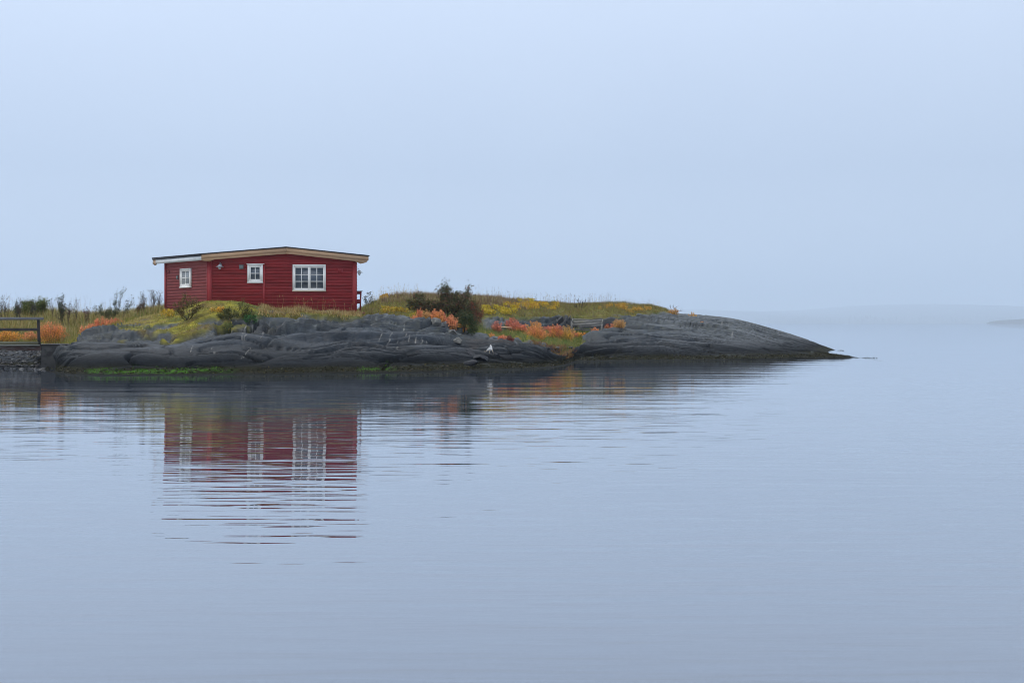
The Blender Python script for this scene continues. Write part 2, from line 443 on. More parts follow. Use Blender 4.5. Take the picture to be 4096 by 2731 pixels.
STEP = 4.4
US = np.arange(-900, 3561, STEP)
Dc = pchip(PXS, Dt, US); Zc = pchip(PXS, Zt, US)          # (columns, ribs)
rows = [4, 8, 15, 22, 26, 32, 14, 16, 20, 18, 4, 3]
SS = np.concatenate([np.linspace(k - 1, k, rows[k], endpoint=False) for k in range(NR - 1)] + [[NR - 2.0]])
SR = np.arange(NR) - 1.0
Dg = pchip(SR, Dc.T.copy(), SS).T                          # (columns, rows)
Zg = pchip(SR, Zc.T.copy(), SS).T
NU, NV = Dg.shape
Xg = (US[:, None] - 2048.0) / F * Dg
G0 = np.stack([Xg, Dg, Zg], axis=-1)


def sstep(a, b, x):
    t = np.clip((x - a) / (b - a), 0, 1)
    return t * t * (3 - 2 * t)


def nz(x, y, z=0.0):
    return noise.noise((x, y, z))


def ngrid(fx, fy, z, oct=1, gain=0.5):
    out = np.zeros(fx.shape)
    a = 1.0; fr = 1.0; tot = 0
    for o in range(oct):
        flat = np.fromiter((nz(x * fr, y * fr, z + 7.3 * o) for x, y in zip(fx.ravel(), fy.ravel())), float, fx.size)
        out += a * flat.reshape(fx.shape); tot += a
        a *= gain; fr *= 2.1
    return out / tot


UG, SG = np.meshgrid(US, SS, indexing='ij')
# distance measured along the slope so that layers keep their thickness
seg = np.linalg.norm(np.diff(G0, axis=1), axis=2)
ARC = np.concatenate([np.zeros((NU, 1)), np.cumsum(seg, axis=1)], axis=1)
LX = Xg
warp = ngrid(LX * 0.22, ARC * 0.35, 3.0, 2)
B = ARC + 0.9 * warp + 0.10 * LX * np.where(UG > 1300, np.clip((UG - 1300) / 800, 0, 0.6), 0)   # layer coordinate
# vegetation cover
TV = np.array([(-300, 5.55), (200, 5.6), (290, 5.4), (330, 5.0), (400, 4.75), (500, 4.45), (600, 4.25), (720, 4.15), (850, 4.2), (950, 4.42), (1030, 4.62), (1150, 4.8), (1300, 4.88),
               (1400, 5.1), (1500, 5.5), (1600, 5.7), (1800, 5.9), (1900, 5.6), (2050, 5.5), (2168, 5.75), (2300, 6.0), (2370, 6.2), (2400, 6.6), (2430, 7.9), (2520, 8.0), (2600, 8.05), (2680, 8.45), (2720, 9.2), (2740, 12), (3560, 12)])
tv = np.interp(UG, TV[:, 0], TV[:, 1])
nv = ngrid(LX * 0.9, ARC * 1.6, 11.0, 3)
VEG = sstep(-0.14, 0.14, SG - tv + (0.65 + 0.35 * (1 - sstep(900, 1050, UG)) * sstep(290, 340, UG)) * nv - 0.10 * (1 - sstep(560, 700, UG)))
band = sstep(1880, 1960, UG) * sstep(6.75, 7.02, SG + 0.2 * nv) * (1 - sstep(7.75, 8.0, SG + 0.35 * nv)) * (1 - sstep(2440, 2500, UG))
VEG *= (1 - band)
ledge = sstep(980, 1060, UG) * (1 - sstep(1380, 1440, UG)) * (SG > 4.15) * (SG < 5.0)
ln = ngrid(LX * 0.5, B * 2.2, 23.0, 2)
VEG *= 1 - ledge * sstep(0.02, 0.14, ln)
ROCK = 1 - VEG
above = sstep(0.0, 0.45, Zg)
gravel = (1 - sstep(150, 175, UG)) * (SG < 5.6)

# relief
big = ngrid(LX * 0.20, B * 0.75, 1.0, 2)
mid = ngrid(LX * 0.45, B * 2.4, 5.0, 3)
lay = (B * 0.95 + 0.35 * mid) % 1.0
fade = np.clip(0.10 + 2.2 * ngrid(LX * 0.22, B * 0.5, 31.0), 0.0, 1.2)
saw = np.where(lay < 0.10, lay / 0.10, ((1 - lay) / 0.90) ** 0.8) - 0.5
lay2 = (B * 4.3 + 0.6 * mid) % 1.0
saw2 = np.where(lay2 < 0.2, lay2 / 0.2, (1 - lay2) / 0.8) - 0.5
cr1 = ngrid(LX * 0.20, B * 1.0, 41.0, 2); cr2 = ngrid(LX * 0.30, B * 1.5, 47.0, 2)
cr3 = ngrid(LX * 1.6 + B * 0.9, B * 0.35, 53.0)
crack = np.exp(-(cr1 / 0.022) ** 2) + 0.4 * np.exp(-(cr2 / 0.024) ** 2) + 0.12 * np.exp(-(cr3 / 0.02) ** 2)
low = np.interp(UG, [-300, 2200, 2400, 3560], [1, 1, 0.85, 0.7])
upper_rough = np.where(UG < 2200, sstep(3.3, 4.3, SG), sstep(5.6, 6.6, SG) * np.interp(UG, [2200, 2500, 2700], [.8, .35, .10]) + 0.2 * sstep(2.6, 4.0, SG))
blk = ngrid(LX * 1.3, B * 3.4, 61.0, 3)
disp = low * (np.interp(UG, [2500, 2720], [0.80, 0.40]) * big + 0.05 * mid + 0.22 * saw * fade + 0.02 * saw2 * fade - 0.30 * crack) \
       + upper_rough * (0.06 * blk + 0.11 * saw2 + 0.08 * mid)
# a dark undercut cliff below the mound and stepped ledges below the cabin
step = ngrid(LX * 1.1, SG * 0.6, 67.0, 2)
cliff = sstep(850, 890, UG) * (1 - sstep(1090, 1150, UG)) * sstep(3.86, 3.92, SG + .10 * step) * (1 - sstep(4.28, 4.42, SG + .12 * step))
disp = disp - cliff * (0.50 + 0.25 * np.sign(step))
s1_ = sstep(1050, 1090, UG) * (1 - sstep(1440, 1520, UG))
for k_, (sa, sb_, am) in enumerate(((4.30, 4.50, .38), (4.62, 4.80, .34), (4.05, 4.20, .22))):
    n_ = ngrid(LX * .5, SG * .8, 73.0 + k_, 2)
    disp = disp - s1_ * am * sstep(sa, sa + .05, SG + .16 * n_) * (1 - sstep(sb_ - .03, sb_ + .04, SG + .16 * n_))
gr = ngrid(LX * 3.0, ARC * 3.0, 71.0, 2)
disp = np.where(gravel > 0.5, 0.06 * gr, disp)
soil = 0.10 * ngrid(LX * 0.8, ARC * 0.8, 81.0, 3)
disp = disp * ROCK + soil * VEG * 0.8
thin = np.clip(Zg / 0.35, 0.10, 1.0) * np.where(SG < 0, 0.3, 1.0)
disp *= thin
disp *= 1 - 0.8 * sstep(8.0, 9.0, SG)
T1 = np.gradient(G0, axis=0); T2 = np.gradient(G0, axis=1)
nrm = np.cross(T1, T2); nrm /= np.linalg.norm(nrm, axis=2, keepdims=True) + 1e-9
nrm = np.where(nrm[..., 2:3] < 0, -nrm, nrm)
G = G0 + nrm * disp[..., None]

# ground colour: what it is made of, with lit rock tops painted in
def mixc(a, b, t):
    return a * (1 - t[..., None]) + np.asarray(b) * t[..., None]


one = np.ones((NU, NV, 3))
cn = ngrid(LX * 0.6, B * 1.6, 91.0, 3); cn2 = ngrid(LX * 2.4, B * 5.0, 95.0, 3)
C = mixc(one * np.array([0.027, 0.034, 0.043]), (0.052, 0.062, 0.077), sstep(-0.25, 0.3, cn))
C = mixc(C, (0.064, 0.077, 0.096), sstep(0.9, 1.9, Zg + .35 * cn) * sstep(-0.35, 0.15, cn + 0.4 * cn2) * (SG < 4.6) * 0.75)  # higher rock lighter: drier stone, and lit tops put into the colour
C = mixc(C, (0.020, 0.022, 0.026), sstep(0.10, 0.35, cn2) * 0.55)
C = mixc(C, (0.024, 0.024, 0.026), cliff * 0.8)
lich = np.where(UG < 2200, sstep(3.5, 4.6, SG), sstep(3.0, 5.2, SG))
C = mixc(C, (0.105, 0.104, 0.094), lich * (1 - cliff) * sstep(-0.05, 0.25, cn2) * 0.8)
C = mixc(C, (0.080, 0.076, 0.046), lich * sstep(0.0, 0.3, -cn2 + 0.3 * cn) * 0.55)      # olive lichen
C = mixc(C, (0.09, 0.058, 0.042), (sstep(1840, 1900, UG) * (1 - sstep(2010, 2080, UG)) * sstep(2.6, 3.6, SG) * (1 - sstep(5.0, 5.4, SG)))* sstep(-0.2, 0.2, cn) * 0.8)
C = mixc(C, (0.24, 0.235, 0.22), upper_rough * (1 - cliff) * sstep(0.30, 0.42, ngrid(LX * 3.5, B * 7, 99.0, 2)) * 0.7)
# dark rock face behind the bench
C = mixc(C, (0.012, 0.012, 0.015), band * sstep(2170, 2230, UG) * (1 - sstep(2460, 2520, UG)) * 0.95)
# black tide line, olive weed, green weed, barnacles
zz = G[..., 2] + 0.10 * cn + 0.05 * cn2
C = mixc(C, (0.015, 0.016, 0.018), (1 - sstep(0.45, 1.35, zz)) * 0.85)
C = mixc(C, (0.020, 0.018, 0.014), (1 - sstep(0.26, 0.42, zz)) * 0.7)
weed = (1 - sstep(0.17, 0.26, zz)) * sstep(-0.05, 0.02, zz)
C = mixc(C, (0.028, 0.024, 0.008), weed * 0.9)
gm = np.interp(UG, [330, 380, 820, 960, 1420, 1450, 1560, 1600], [0, 1, 0.75, 0.0, 0.0, 0.5, 0.5, 0])
greenw = sstep(0.05, 0.10, zz) * (1 - sstep(0.13, 0.20, zz)) * gm * 1.35 * sstep(-0.12, 0.12, cn2 + 0.08) * 1.0
greenw = np.clip(greenw, 0, 1)
C = mixc(C, (0.075, 0.19, 0.012), greenw)
C = mixc(C, (0.016, 0.015, 0.011), (1 - sstep(0.0, 0.10, G[..., 2])) * 0.9)
C = mixc(C, (0.16, 0.155, 0.14), (1 - sstep(0.02, 0.05, np.abs(zz - 0.20))) * sstep(0.15, 0.3, cn2) * (UG > 1500) * 0.6)
C = mixc(C, (0.075, 0.074, 0.078), gravel * sstep(0.1, 0.3, Zg) * 0.9)
# soil, moss
vn = ngrid(LX * 0.7, ARC * 1.5, 111.0, 3); vn2 = ngrid(LX * 1.9, ARC * 4.0, 117.0, 3)
V3 = mixc(one * np.array([0.145, 0.135, 0.028]), (0.26, 0.23, 0.032), sstep(-0.15, 0.2, vn2))
V3 = mixc(V3, (0.105, 0.070, 0.032), sstep(0.0, 0.3, vn) * 0.8)
V3 = mixc(V3, (0.070, 0.085, 0.024), sstep(0.0, 0.3, -vn) * 0.8)
V3 = mixc(V3, (0.105, 0.085, 0.040), ((UG < 640) & (SG > 5.3)) * 0.8)
hillg = sstep(1430, 1480, UG) * sstep(5.4, 6.2, SG)
V3 = mixc(V3, (0.085, 0.092, 0.034), hillg * 0.5)
C = C * np.array([0.50, 0.565, 0.625]) * ROCK[..., None] + V3 * VEG[..., None]
# pale quartz veins crossing the layers
def vein(pts, w=1.0):
    for (x0, y0), (x1, y1) in zip(pts[:-1], pts[1:]):
        n = int(max(abs(x1 - x0), abs(y1 - y0)) / 1.5) + 2
        for t in np.linspace(0, 1, n):
            x = x0 + (x1 - x0) * t; y = y0 + (y1 - y0) * t
            if nz(x * .17, y * .21, 5.0) < -0.02: continue
            i = int(round((x - US[0]) / STEP))
            py = YH - (G[i, :, 2] - CH) / G[i, :, 1] * F
            cand = np.where((SS > 0.2) & (SS < 9))[0]
            j = cand[np.argmin(np.abs(py[cand] - y))]
            C[i, j] = C[i, j] * (1 - .5 * w) + np.array([0.22, 0.215, 0.20]) * .5 * w


for pts in ([(1564,1325),(1560,1350),(1557,1375)], [(1615,1310),(1622,1340)], [(1634,1341),(1632,1362)], [(1688,1350),(1684,1372)], [(1524,1335),(1518,1362)], [(1705,1362),(1702,1380)],
            [(2928,1329),(2928,1356)], [(2892,1281),(2888,1296)], [(2995,1290),(2999,1311)], [(3112,1322),(3116,1338)], [(3149,1330),(3150,1342)], [(2916,1290),(2917,1303)], [(1590,1380),(1588,1392)],
            [(1660,1345),(1663,1372)], [(846,1394),(858,1410)], [(1000,1395),(965,1430)], [(770,1384),(762,1410)], [(1010,1310),(980,1348)], [(985,1300),(968,1352)], [(1060,1320),(1042,1352)],
            [(2221,1270),(2228,1306)], [(1845,1362),(1852,1388)]):
    vein(pts)
WET = (1 - sstep(0.25, 0.9, G[..., 2]))
idx = np.arange(NU * NV).reshape(NU, NV)
quads = np.stack([idx[:-1, :-1], idx[1:, :-1], idx[1:, 1:], idx[:-1, 1:]], axis=-1).reshape(-1, 4)
terr = mesh_np("terrain", G.reshape(-1, 3), quads.ravel(), np.full(len(quads), 4), M['rock'], None, C.reshape(-1, 3), True)
a = terr.data.attributes.new("wet", 'FLOAT', 'POINT'); a.data.foreach_set("value", np.clip(WET + VEG, 0, 1).astype(np.float32).ravel())
tag(terr, "dark grey glacier-smoothed rock islet with mossy grassy top", None, None, 'structure')

PYG = YH - (G[..., 2] - CH) / G[..., 1] * F


def on(px, py, s0, s1):
    """ground point of the islet near that bearing whose height reads as py, searched between two ribs"""
    i = int(np.clip(round((px - US[0]) / STEP), 0, NU - 1))
    c = np.where((SS >= s0) & (SS <= s1))[0]
    j = c[np.argmin(np.abs(PYG[i, c] - py))]
    return G[i, j].copy()


# ------------------------------------------------------------------ water, sky, air
me_w = [(-10000, -150, 0), (10000, -150, 0), (10000, 10500, 0), (-10000, 10500, 0)]
w = mesh_np("water", me_w, [0, 1, 2, 3], [4], M['water'])
tag(w, "calm blue grey sea with fine ripples", None, None, 'structure')

SUN_EL, SUN_AZ = 56.0, 258.0      # behind the camera's left shoulder, veiled by fog
W = bpy.data.worlds.new("World"); SC.world = W
W.use_nodes = True
nt = W.node_tree; L = nt.links.new
bg = nt.nodes['Background']
sky = N(nt, 'ShaderNodeTexSky', sky_type='NISHITA'); sky.sun_disc = False
sky.sun_elevation = math.radians(SUN_EL); sky.sun_rotation = math.radians(SUN_AZ); sky.air_density = 1.0; sky.dust_density = 4.0
tc = N(nt, 'ShaderNodeTexCoord'); sep = N(nt, 'ShaderNodeSeparateXYZ'); L(tc.outputs['Generated'], sep.inputs[0])
# overcast layer: brightest overhead, paler low down
rp = ramp(nt, [(0.0, (7.5, 8.7, 10.65)), (0.04, (6.75, 7.95, 9.85)), (0.12, (5.8, 7.0, 9.05)), (0.27, (7.5, 8.75, 11.0)), (0.6, (12.5, 13.6, 15.2)), (1.0, (17.0, 17.6, 18.4))])
L(sep.outputs['Z'], rp.inputs[0])
cl = N(nt, 'ShaderNodeTexNoise'); cl.inputs['Scale'].default_value = 1.7; cl.inputs['Detail'].default_value = 3
L(tc.outputs['Generated'], cl.inputs['Vector'])
cr = ramp(nt, [(0.3, (0.93, 0.94, 0.955)), (0.7, (1.05, 1.045, 1.03))]); L(cl.outputs['Fac'], cr.inputs[0])
cm = N(nt, 'ShaderNodeMix', data_type='RGBA', blend_type='MULTIPLY'); cm.inputs[0].default_value = 1.0
L(rp.outputs[0], cm.inputs[6]); L(cr.outputs[0], cm.inputs[7])
mx = N(nt, 'ShaderNodeMix', data_type='RGBA'); mx.inputs[0].default_value = 0.90
L(sky.outputs[0], mx.inputs[6]); L(cm.outputs[2], mx.inputs[7])
lr = N(nt, 'ShaderNodeMapRange'); lr.inputs['From Min'].default_value = -0.4; lr.inputs['From Max'].default_value = 0.4; lr.inputs['To Min'].default_value = 1.06; lr.inputs['To Max'].default_value = 0.99
L(sep.outputs['X'], lr.inputs['Value'])
ml = N(nt, 'ShaderNodeVectorMath', operation='SCALE'); L(mx.outputs[2], ml.inputs[0]); L(lr.outputs[0], ml.inputs['Scale'])
L(ml.outputs[0], bg.inputs['Color'])
bg.inputs['Strength'].default_value = 0.1

sd = bpy.data.lights.new("sun", 'SUN'); sd.energy = 1.5; sd.angle = math.radians(14); sd.color = (1.0, 0.96, 0.90)
so = bpy.data.objects.new("sun", sd); COL.objects.link(so)
az = math.radians(SUN_AZ); el = math.radians(SUN_EL)
dirv = Vector((math.sin(az) * math.cos(el), math.cos(az) * math.cos(el), math.sin(el)))
so.rotation_euler = dirv.to_track_quat('Z', 'Y').to_euler()

mh = bpy.data.materials.new("sea_fog"); mh.use_nodes = True
nh = mh.node_tree; nh.nodes.remove(nh.nodes['Principled BSDF'])
pv = N(nh, 'ShaderNodeVolumePrincipled')
pv.inputs['Color'].default_value = (0.68, 0.78, 0.89, 1)
pv.inputs['Density'].default_value = 0.00024
pv.inputs['Density Attribute'].default_value = ""
pv.inputs['Anisotropy'].default_value = 0.25
nh.links.new(pv.outputs[0], nh.nodes['Material Output'].inputs['Volume'])
hz = MB(); hz.box(((0, 0, 0), (1, 0, 0), (0, 1, 0), (0, 0, 1)), -10500, 10500, -250, 16000, -3, 420)
hzo = hz.build("haze", mh); tag(hzo, "pale sea fog lying over the water", None, None, 'stuff')

# ------------------------------------------------------------------ far land in the fog
def far_land(name, x0, x1, d0, prof, depth, mat, seed, label, kind, rough, nx=260, nyy=26):
    xs = np.linspace(x0, x1, nx); ts = np.linspace(0, 1, nyy)
    V = []; 
    for x in xs:
        hgt = prof(x)
        for t in ts:
            k = math.sin(min(t / 0.75, 1) * math.pi / 2) if t < 0.75 else math.cos((t - .75) / .25 * math.pi / 2)
            z = -0.6 + (hgt + 0.6) * k
            z += rough * hgt * k * (0.5 * nz(x * 0.03 + seed, t * 5) + 0.4 * nz(x * 0.11 + seed, t * 17))
            V.append((x, d0 + depth * t + 25 * rough * nz(x * .01, seed), z))
    ii = np.arange(nx * nyy).reshape(nx, nyy)
    q = np.stack([ii[:-1, :-1], ii[1:, :-1], ii[1:, 1:], ii[:-1, 1:]], axis=-1).reshape(-1, 4)
    o = mesh_np(name, V, q.ravel(), np.full(len(q), 4), mat, None, None, True)
    return tag(o, label, None, None, kind)


M['far'] = varied('dark_far_land', (0.055, 0.06, 0.062), 0.3, (0.05, 0.05, 0.05), 0.9)
M['far_rock'] = varied('far_grey_rock', (0.10, 0.105, 0.11), 0.3, (0.3, 0.3, 0.3), 0.9)
hx = lambda px, d: (px - 2048) / F * d
far_land("hills", hx(2940, 7000), hx(5200, 7000), 7000,
         lambda x: 165 * sstep(hx(2940, 7000), hx(3300, 7000), x) * (0.85 + .2 * math.sin(x * .002)) + 1.0, 8000, M['far'], 3.0,
         "dim wooded headland fading into the fog", 'structure', 0.22)
far_land("skerry", hx(3988, 3400), hx(4330, 3400), 3400,
         lambda x: 12.0 * math.sqrt(max(0.0, 1 - ((x - hx(4160, 3400)) / hx(2048 + 172, 3400)) ** 2)) + .01, 90, M['far_rock'], 9.0,
         "low grey skerry in the fog before the headland", 'structure', 0.30, 90, 16)
bpy.data.objects["skerry"]['category'] = "skerry"; bpy.data.objects["skerry"]['kind'] = 'thing'
# dark conifers along the far shore, one mass
lv, lf = [], []
for k in range(420):
    px = random.uniform(2975, 4700); d = random.uniform(7010, 7700)
    t = (d - 7000) / 8000
    x = hx(px, 7000)
    h0 = (165 * float(sstep(hx(2940, 7000), hx(3300, 7000), np.float64(x))) + 1) * math.sin(min(t / .75, 1) * math.pi / 2) - 0.5
    hh = random.uniform(10, 22); rr = hh * random.uniform(.16, .24)
    if px < 3060: hh *= .8
    b0 = len(lv)
    for lay_i in range(3):
        zb = h0 + hh * (0.1 + .28 * lay_i); zt = zb + hh * .45; rad = rr * (1 - .27 * lay_i)
        c0 = len(lv)
        for q in range(6):
            an = q * math.pi / 3 + lay_i
            lv.append((x + rad * math.cos(an) * random.uniform(.8, 1.2), d + rad * math.sin(an), zb))
        lv.append((x, d, zt))
        for q in range(6): lf.append((c0 + q, c0 + (q + 1) % 6, c0 + 6))
fw = mesh_np("far_wood", lv, [i for f in lf for i in f], [3] * len(lf), M['far'])
tag(fw, "faint conifer wood on the fogged headland", None, None, 'stuff')
print("terrain", NU, NV)

# ================================================================== the cabin
AX, AY = np.array([1.0, 0, 0]), np.array([0, -1.0, 0])
ZU = np.array([0, 0, 1.0])
HD = 53.0                                           # distance of the front wall
zc = lambda py, d=HD: CH + (YH - py) / F * d
xc = lambda px, d=HD: (px - 2048) / F * d
A = np.array([xc(835), HD, 0.0]); Bc = np.array([xc(1425), HD, 0.0])
DD = np.array([-0.661, 0.750, 0.0]); DD /= np.linalg.norm(DD)
WN = np.array([-DD[1], DD[0], 0.0])                 # outward normal of the left wall
if WN[0] > 0: WN = -WN
LW = 3.98                                           # length of the left wall
FR = (A, AX, AY, ZU)                                # front: u to the right, w towards the water
LR = (A, DD, WN, ZU)                                # left: u away from the front corner
ZB = 1.95
house = empty("cabin", (A[0] + 3.1, HD + 1.5, ZB), "red clapboard cabin with white windows and pale timber gable boards, on the rock", "cabin")

RF = 52.65                                          # plane of the gable boards
rl = np.array([xc(806, RF), RF, zc(1015, RF)]); rg = np.array([xc(1146, RF), RF, zc(987.5, RF)]); rr_ = np.array([xc(1474, RF), RF, zc(1022, RF)])


def roofz(x):
    return np.interp(x, [rl[0], rg[0], rr_[0]], [rl[2], rg[2], rr_[2]])


def clap(fr, length, zb, top, back=0.0, pitch=0.1295):
    mb = MB()
    o, au, aw, az_ = fr
    n = max(2, int(length / 0.22))
    us = np.linspace(0, length, n + 1)
    k = 0
    while zb + k * pitch < max(top(u) for u in us):
        z0 = zb + k * pitch; z1 = z0 + pitch + 0.012
        jit = 0.004 * nz(k * 1.7, length)
        pts = []
        for u in us:
            t = top(u)
            a0 = min(z0, t); a1 = min(z1, t)
            wob = 0.003 * nz(u * 0.9, k * 3.1, length)
            pts.append((o + au * u + aw * 0.0 + az_ * (a0 + wob), o + au * u + aw * (0.054 + jit) + az_ * (a0 + wob), o + au * u + aw * 0.018 + az_ * a1))
        for p, q in zip(pts[:-1], pts[1:]):
            if np.linalg.norm(p[2] - p[1]) < 0.03 and np.linalg.norm(q[2] - q[1]) < 0.03: continue
            mb.add([p[0], q[0], q[1], p[1], p[2], q[2]], [(0, 1, 2, 3), (3, 2, 5, 4)])
        k += 1
    return mb


FLEN = Bc[0] - A[0]
ftop = lambda u: float(roofz(A[0] + u)) - 0.07
# cores that fill the house behind the boards
core = MB()
C4 = A + DD * LW; D4 = Bc + DD * LW
def wallquad(mb, p, q, zb, tp, tq, n=12):
    for i in range(n):
        a = p + (q - p) * i / n; b2 = p + (q - p) * (i + 1) / n
        ta = tp(i / n); tb = tp((i + 1) / n)
        mb.add([a + ZU * zb, b2 + ZU * zb, b2 + ZU * tb, a + ZU * ta], [(0, 1, 2, 3)])
wallquad(core, A, Bc, ZB, lambda t: ftop(t * FLEN), None)
wallquad(core, Bc, D4, ZB, lambda t: ftop(FLEN), None)
wallquad(core, D4, C4, ZB, lambda t: ftop((1 - t) * FLEN), None)
wallquad(core, C4, A, ZB, lambda t: ftop(0), None)
fw_ = clap(FR, FLEN, ZB, ftop)
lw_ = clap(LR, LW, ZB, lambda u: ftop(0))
RR = (Bc, DD, -WN, ZU)
rw_ = clap(RR, LW, ZB, lambda u: ftop(FLEN))
lw_.build('wall', M['red_left'], house)
for srcm in (core, rw_):
    fw_.add(srcm.v, srcm.f)
wo = mesh_np("wall", fw_.v, [i for f in fw_.f for i in f], [len(f) for f in fw_.f], M['red'], house)
# corner boards
def part(name, mb, mat, parent=house, **kw):
    return mb.build(name, mat, parent, **kw)
cb = MB(); cb.box(FR, -0.03, 0.145, 0.036, 0.078, ZB, ftop(0.0) - 0.02); part("corner_board", cb, M['red_trim'])
cb = MB(); cb.box(LR, -0.01, 0.05, 0.036, 0.076, ZB, ftop(0.0) - 0.02); part("corner_board", cb, M['red_trim'])
cb = MB(); cb.box(FR, FLEN - 0.15, FLEN + 0.03, 0.036, 0.078, ZB, ftop(FLEN) - 0.02); part("corner_board", cb, M['red_trim'])
cb = MB(); cb.box(LR, LW - 0.10, LW + 0.03, 0.036, 0.078, ZB, ftop(0) - 0.02); part("corner_board", cb, M['red_trim'])
u0 = xc(1052.5) - A[0]; cb = MB(); cb.box(FR, u0, u0 + 0.085, 0.036, 0.072, ZB, zc(1056)); part("joint_board", cb, M['red_trim'])

# roof: two felted slopes over a level ridge that runs along the left wall's direction
roofb = MB()
RL = LW + 0.62
e = DD * RL
th = np.array([0, 0, 0.045])
for p, q in ((rl, rg), (rg, rr_)):
    o1 = np.array([-0.03 if p is rl else 0, 0, 0]); o2 = np.array([0.05 if q is rr_ else 0, 0, -0.004 if q is rr_ else 0])
    f = np.array([0, -0.045, 0])
    pa, pb = p + o1 + f + np.array([0, 0, 0.012]), q + o2 + f + np.array([0, 0, 0.012])
    pa2, pb2 = pa + e, pb + e
    roofb.box8([pa - th, pb - th, pb2 - th, pa2 - th, pa, pb, pb2, pa2])
roof = part("roof", roofb, M['felt'])
# soffit under the slopes
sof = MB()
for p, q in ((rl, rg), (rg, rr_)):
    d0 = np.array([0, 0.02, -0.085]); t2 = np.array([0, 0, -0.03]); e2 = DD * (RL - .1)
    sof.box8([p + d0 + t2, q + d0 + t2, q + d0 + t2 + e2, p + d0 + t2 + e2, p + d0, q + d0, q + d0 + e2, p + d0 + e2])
part("soffit", sof, M['dark_red'])
# gable boards: an upper board, and a lower one set back with flared ends
for (p, q) in ((rl, rg), (rg, rr_)):
    g = MB()
    z1, z2 = np.array([0, 0, -0.034]), np.array([0, 0, -0.200])
    sh = 0.0
    g.prism([p + z1, q + z1, q + z2, p + z2], (0, 0.03, 0))
    up = part("gable_board", g, M['timber'])
low_l = [(806, 0.195), (1146, 0.195), (1146, 0.287), (857, 0.285), (837, 0.355), (806, 0.285)]
low_r = [(1146, 0.195), (1472, 0.195), (1465, 0.300), (1442, 0.385), (1418, 0.300), (1146, 0.287)]
for pl in (low_l, low_r):
    g = MB()
    pts = [np.array([xc(px, RF + .03), RF + 0.032, float(roofz(xc(px, RF + .03))) - dz]) for px, dz in pl]
    g.prism(pts, (0, 0.03, 0)); part("lower_gable_board", g, M['timber'])
# left eave: white fascia below a dark gutter edge, with its wrapped end
eo = np.array([rl[0], rl[1], rl[2]])
ER = (eo, DD, WN, ZU)
g = MB(); g.box(ER, 0.035, RL - 0.30, -0.02, 0.012, -0.275, -0.088); part("fascia", g, M['white_fascia'])
g = MB(); g.box(ER, 0.03, RL - 0.02, -0.03, 0.045, -0.086, -0.036); part("gutter", g, M['felt'])
g = MB(); g.prism([eo + DD * (RL - .30) + ZU * -.05, eo + DD * (RL - .05) + ZU * -.05, eo + DD * (RL - .07) + ZU * -.29, eo + DD * (RL - .17) + ZU * -.335, eo + DD * (RL - .30) + ZU * -.285], -WN * 0.06)
part("fascia_end", g, M['timber'])
g = MB(); g.box(ER, RL - 0.048, RL - 0.02, -0.08, 0.02, -0.29, -0.05); part("end_cap", g, M['white_fascia'])


def window(fr, u0, u1, z0, z1, name, sashes, bars_v, bars_h, casing=0.07, head=0.0, glass=None, sill_mat=None, vent=0.0):
    """window part: outer frame; children sash (with bars), pane, sill"""
    wn = MB(); W0, W1 = 0.034, 0.122
    wn.box(fr, u0, u0 + casing, W0, W1, z0, z1)
    wn.box(fr, u1 - casing, u1, W0, W1, z0, z1)
    wn.box(fr, u0 + casing, u1 - casing, W0, W1, z0, z0 + casing * 0.8)
    wn.box(fr, u0 + casing, u1 - casing, W0, W1, z1 - casing - vent, z1)
    if head: wn.box(fr, u0 - head, u1 + head + .03, W0, W1 + 0.035, z1 + 0.002, z1 + 0.028)
    wo = part("window", wn, M['white'])
    s = MB(); p = MB()
    ua, ub = u0 + casing + .003, u1 - casing - .003; za, zb = z0 + casing * .8 + .003, z1 - casing - vent - .003
    sw = 0.052; S0, S1 = 0.040, 0.104
    wd = (ub - ua) / sashes
    for k in range(sashes):
        a, b2 = ua + k * wd + .002, ua + (k + 1) * wd - .002
        s.box(fr, a, a + sw, S0, S1, za, zb); s.box(fr, b2 - sw, b2, S0, S1, za, zb)
        s.box(fr, a + sw, b2 - sw, S0, S1, za, za + sw); s.box(fr, a + sw, b2 - sw, S0, S1, zb - sw, zb)
        for i in range(1, bars_v + 1):
            c = a + sw + (b2 - a - 2 * sw) * i / (bars_v + 1)
            s.box(fr, c - .013, c + .013, S0 + .006, S1 - .010, za + sw, zb - sw)
        for i in range(1, bars_h + 1):
            c = za + sw + (zb - za - 2 * sw) * i / (bars_h + 1)
            s.box(fr, a + sw, b2 - sw, S0 + .007, S1 - .012, c - .013, c + .013)
    part("sash", s, M['white'], wo)
    p.box(fr, ua, ub, 0.0345, 0.072, za, zb)
    part("pane", p, glass or M['glass'], wo)
    sl = MB(); sl.box(fr, u0 - .012, u1 + .012, W0, W1 + .03, z0 - .045, z0 - .003); part("sill", sl, sill_mat or M['white'], wo)
    # a small drip rail under the sashes
    r = MB(); r.box(fr, ua, ub, S1 + .001, S1 + .028, za + .004, za + .03); part("drip_rail", r, M['grey_plastic'] if False else M['white'], wo)
    return wo


fx = lambda px: xc(px) - A[0]
window(FR, fx(992), fx(1053), zc(1128), zc(1058), "window", 1, 1, 1, casing=0.075, head=0.03)
window(FR, fx(1172.5), fx(1304), zc(1162), zc(1058.5), "window", 2, 1, 2, casing=0.052, vent=0.035, sill_mat=M['sill_wood'])
# left wall window, found where the sight lines cross that wall
def left_u(px):
    k = (px - 2048) / F
    return (k * A[1] - A[0]) / (DD[0] - k * DD[1])
def left_z(py, u): return CH + (YH - py) / F * (A[1] + DD[1] * u)
ua, ub = left_u(771), left_u(729); um = (ua + ub) / 2
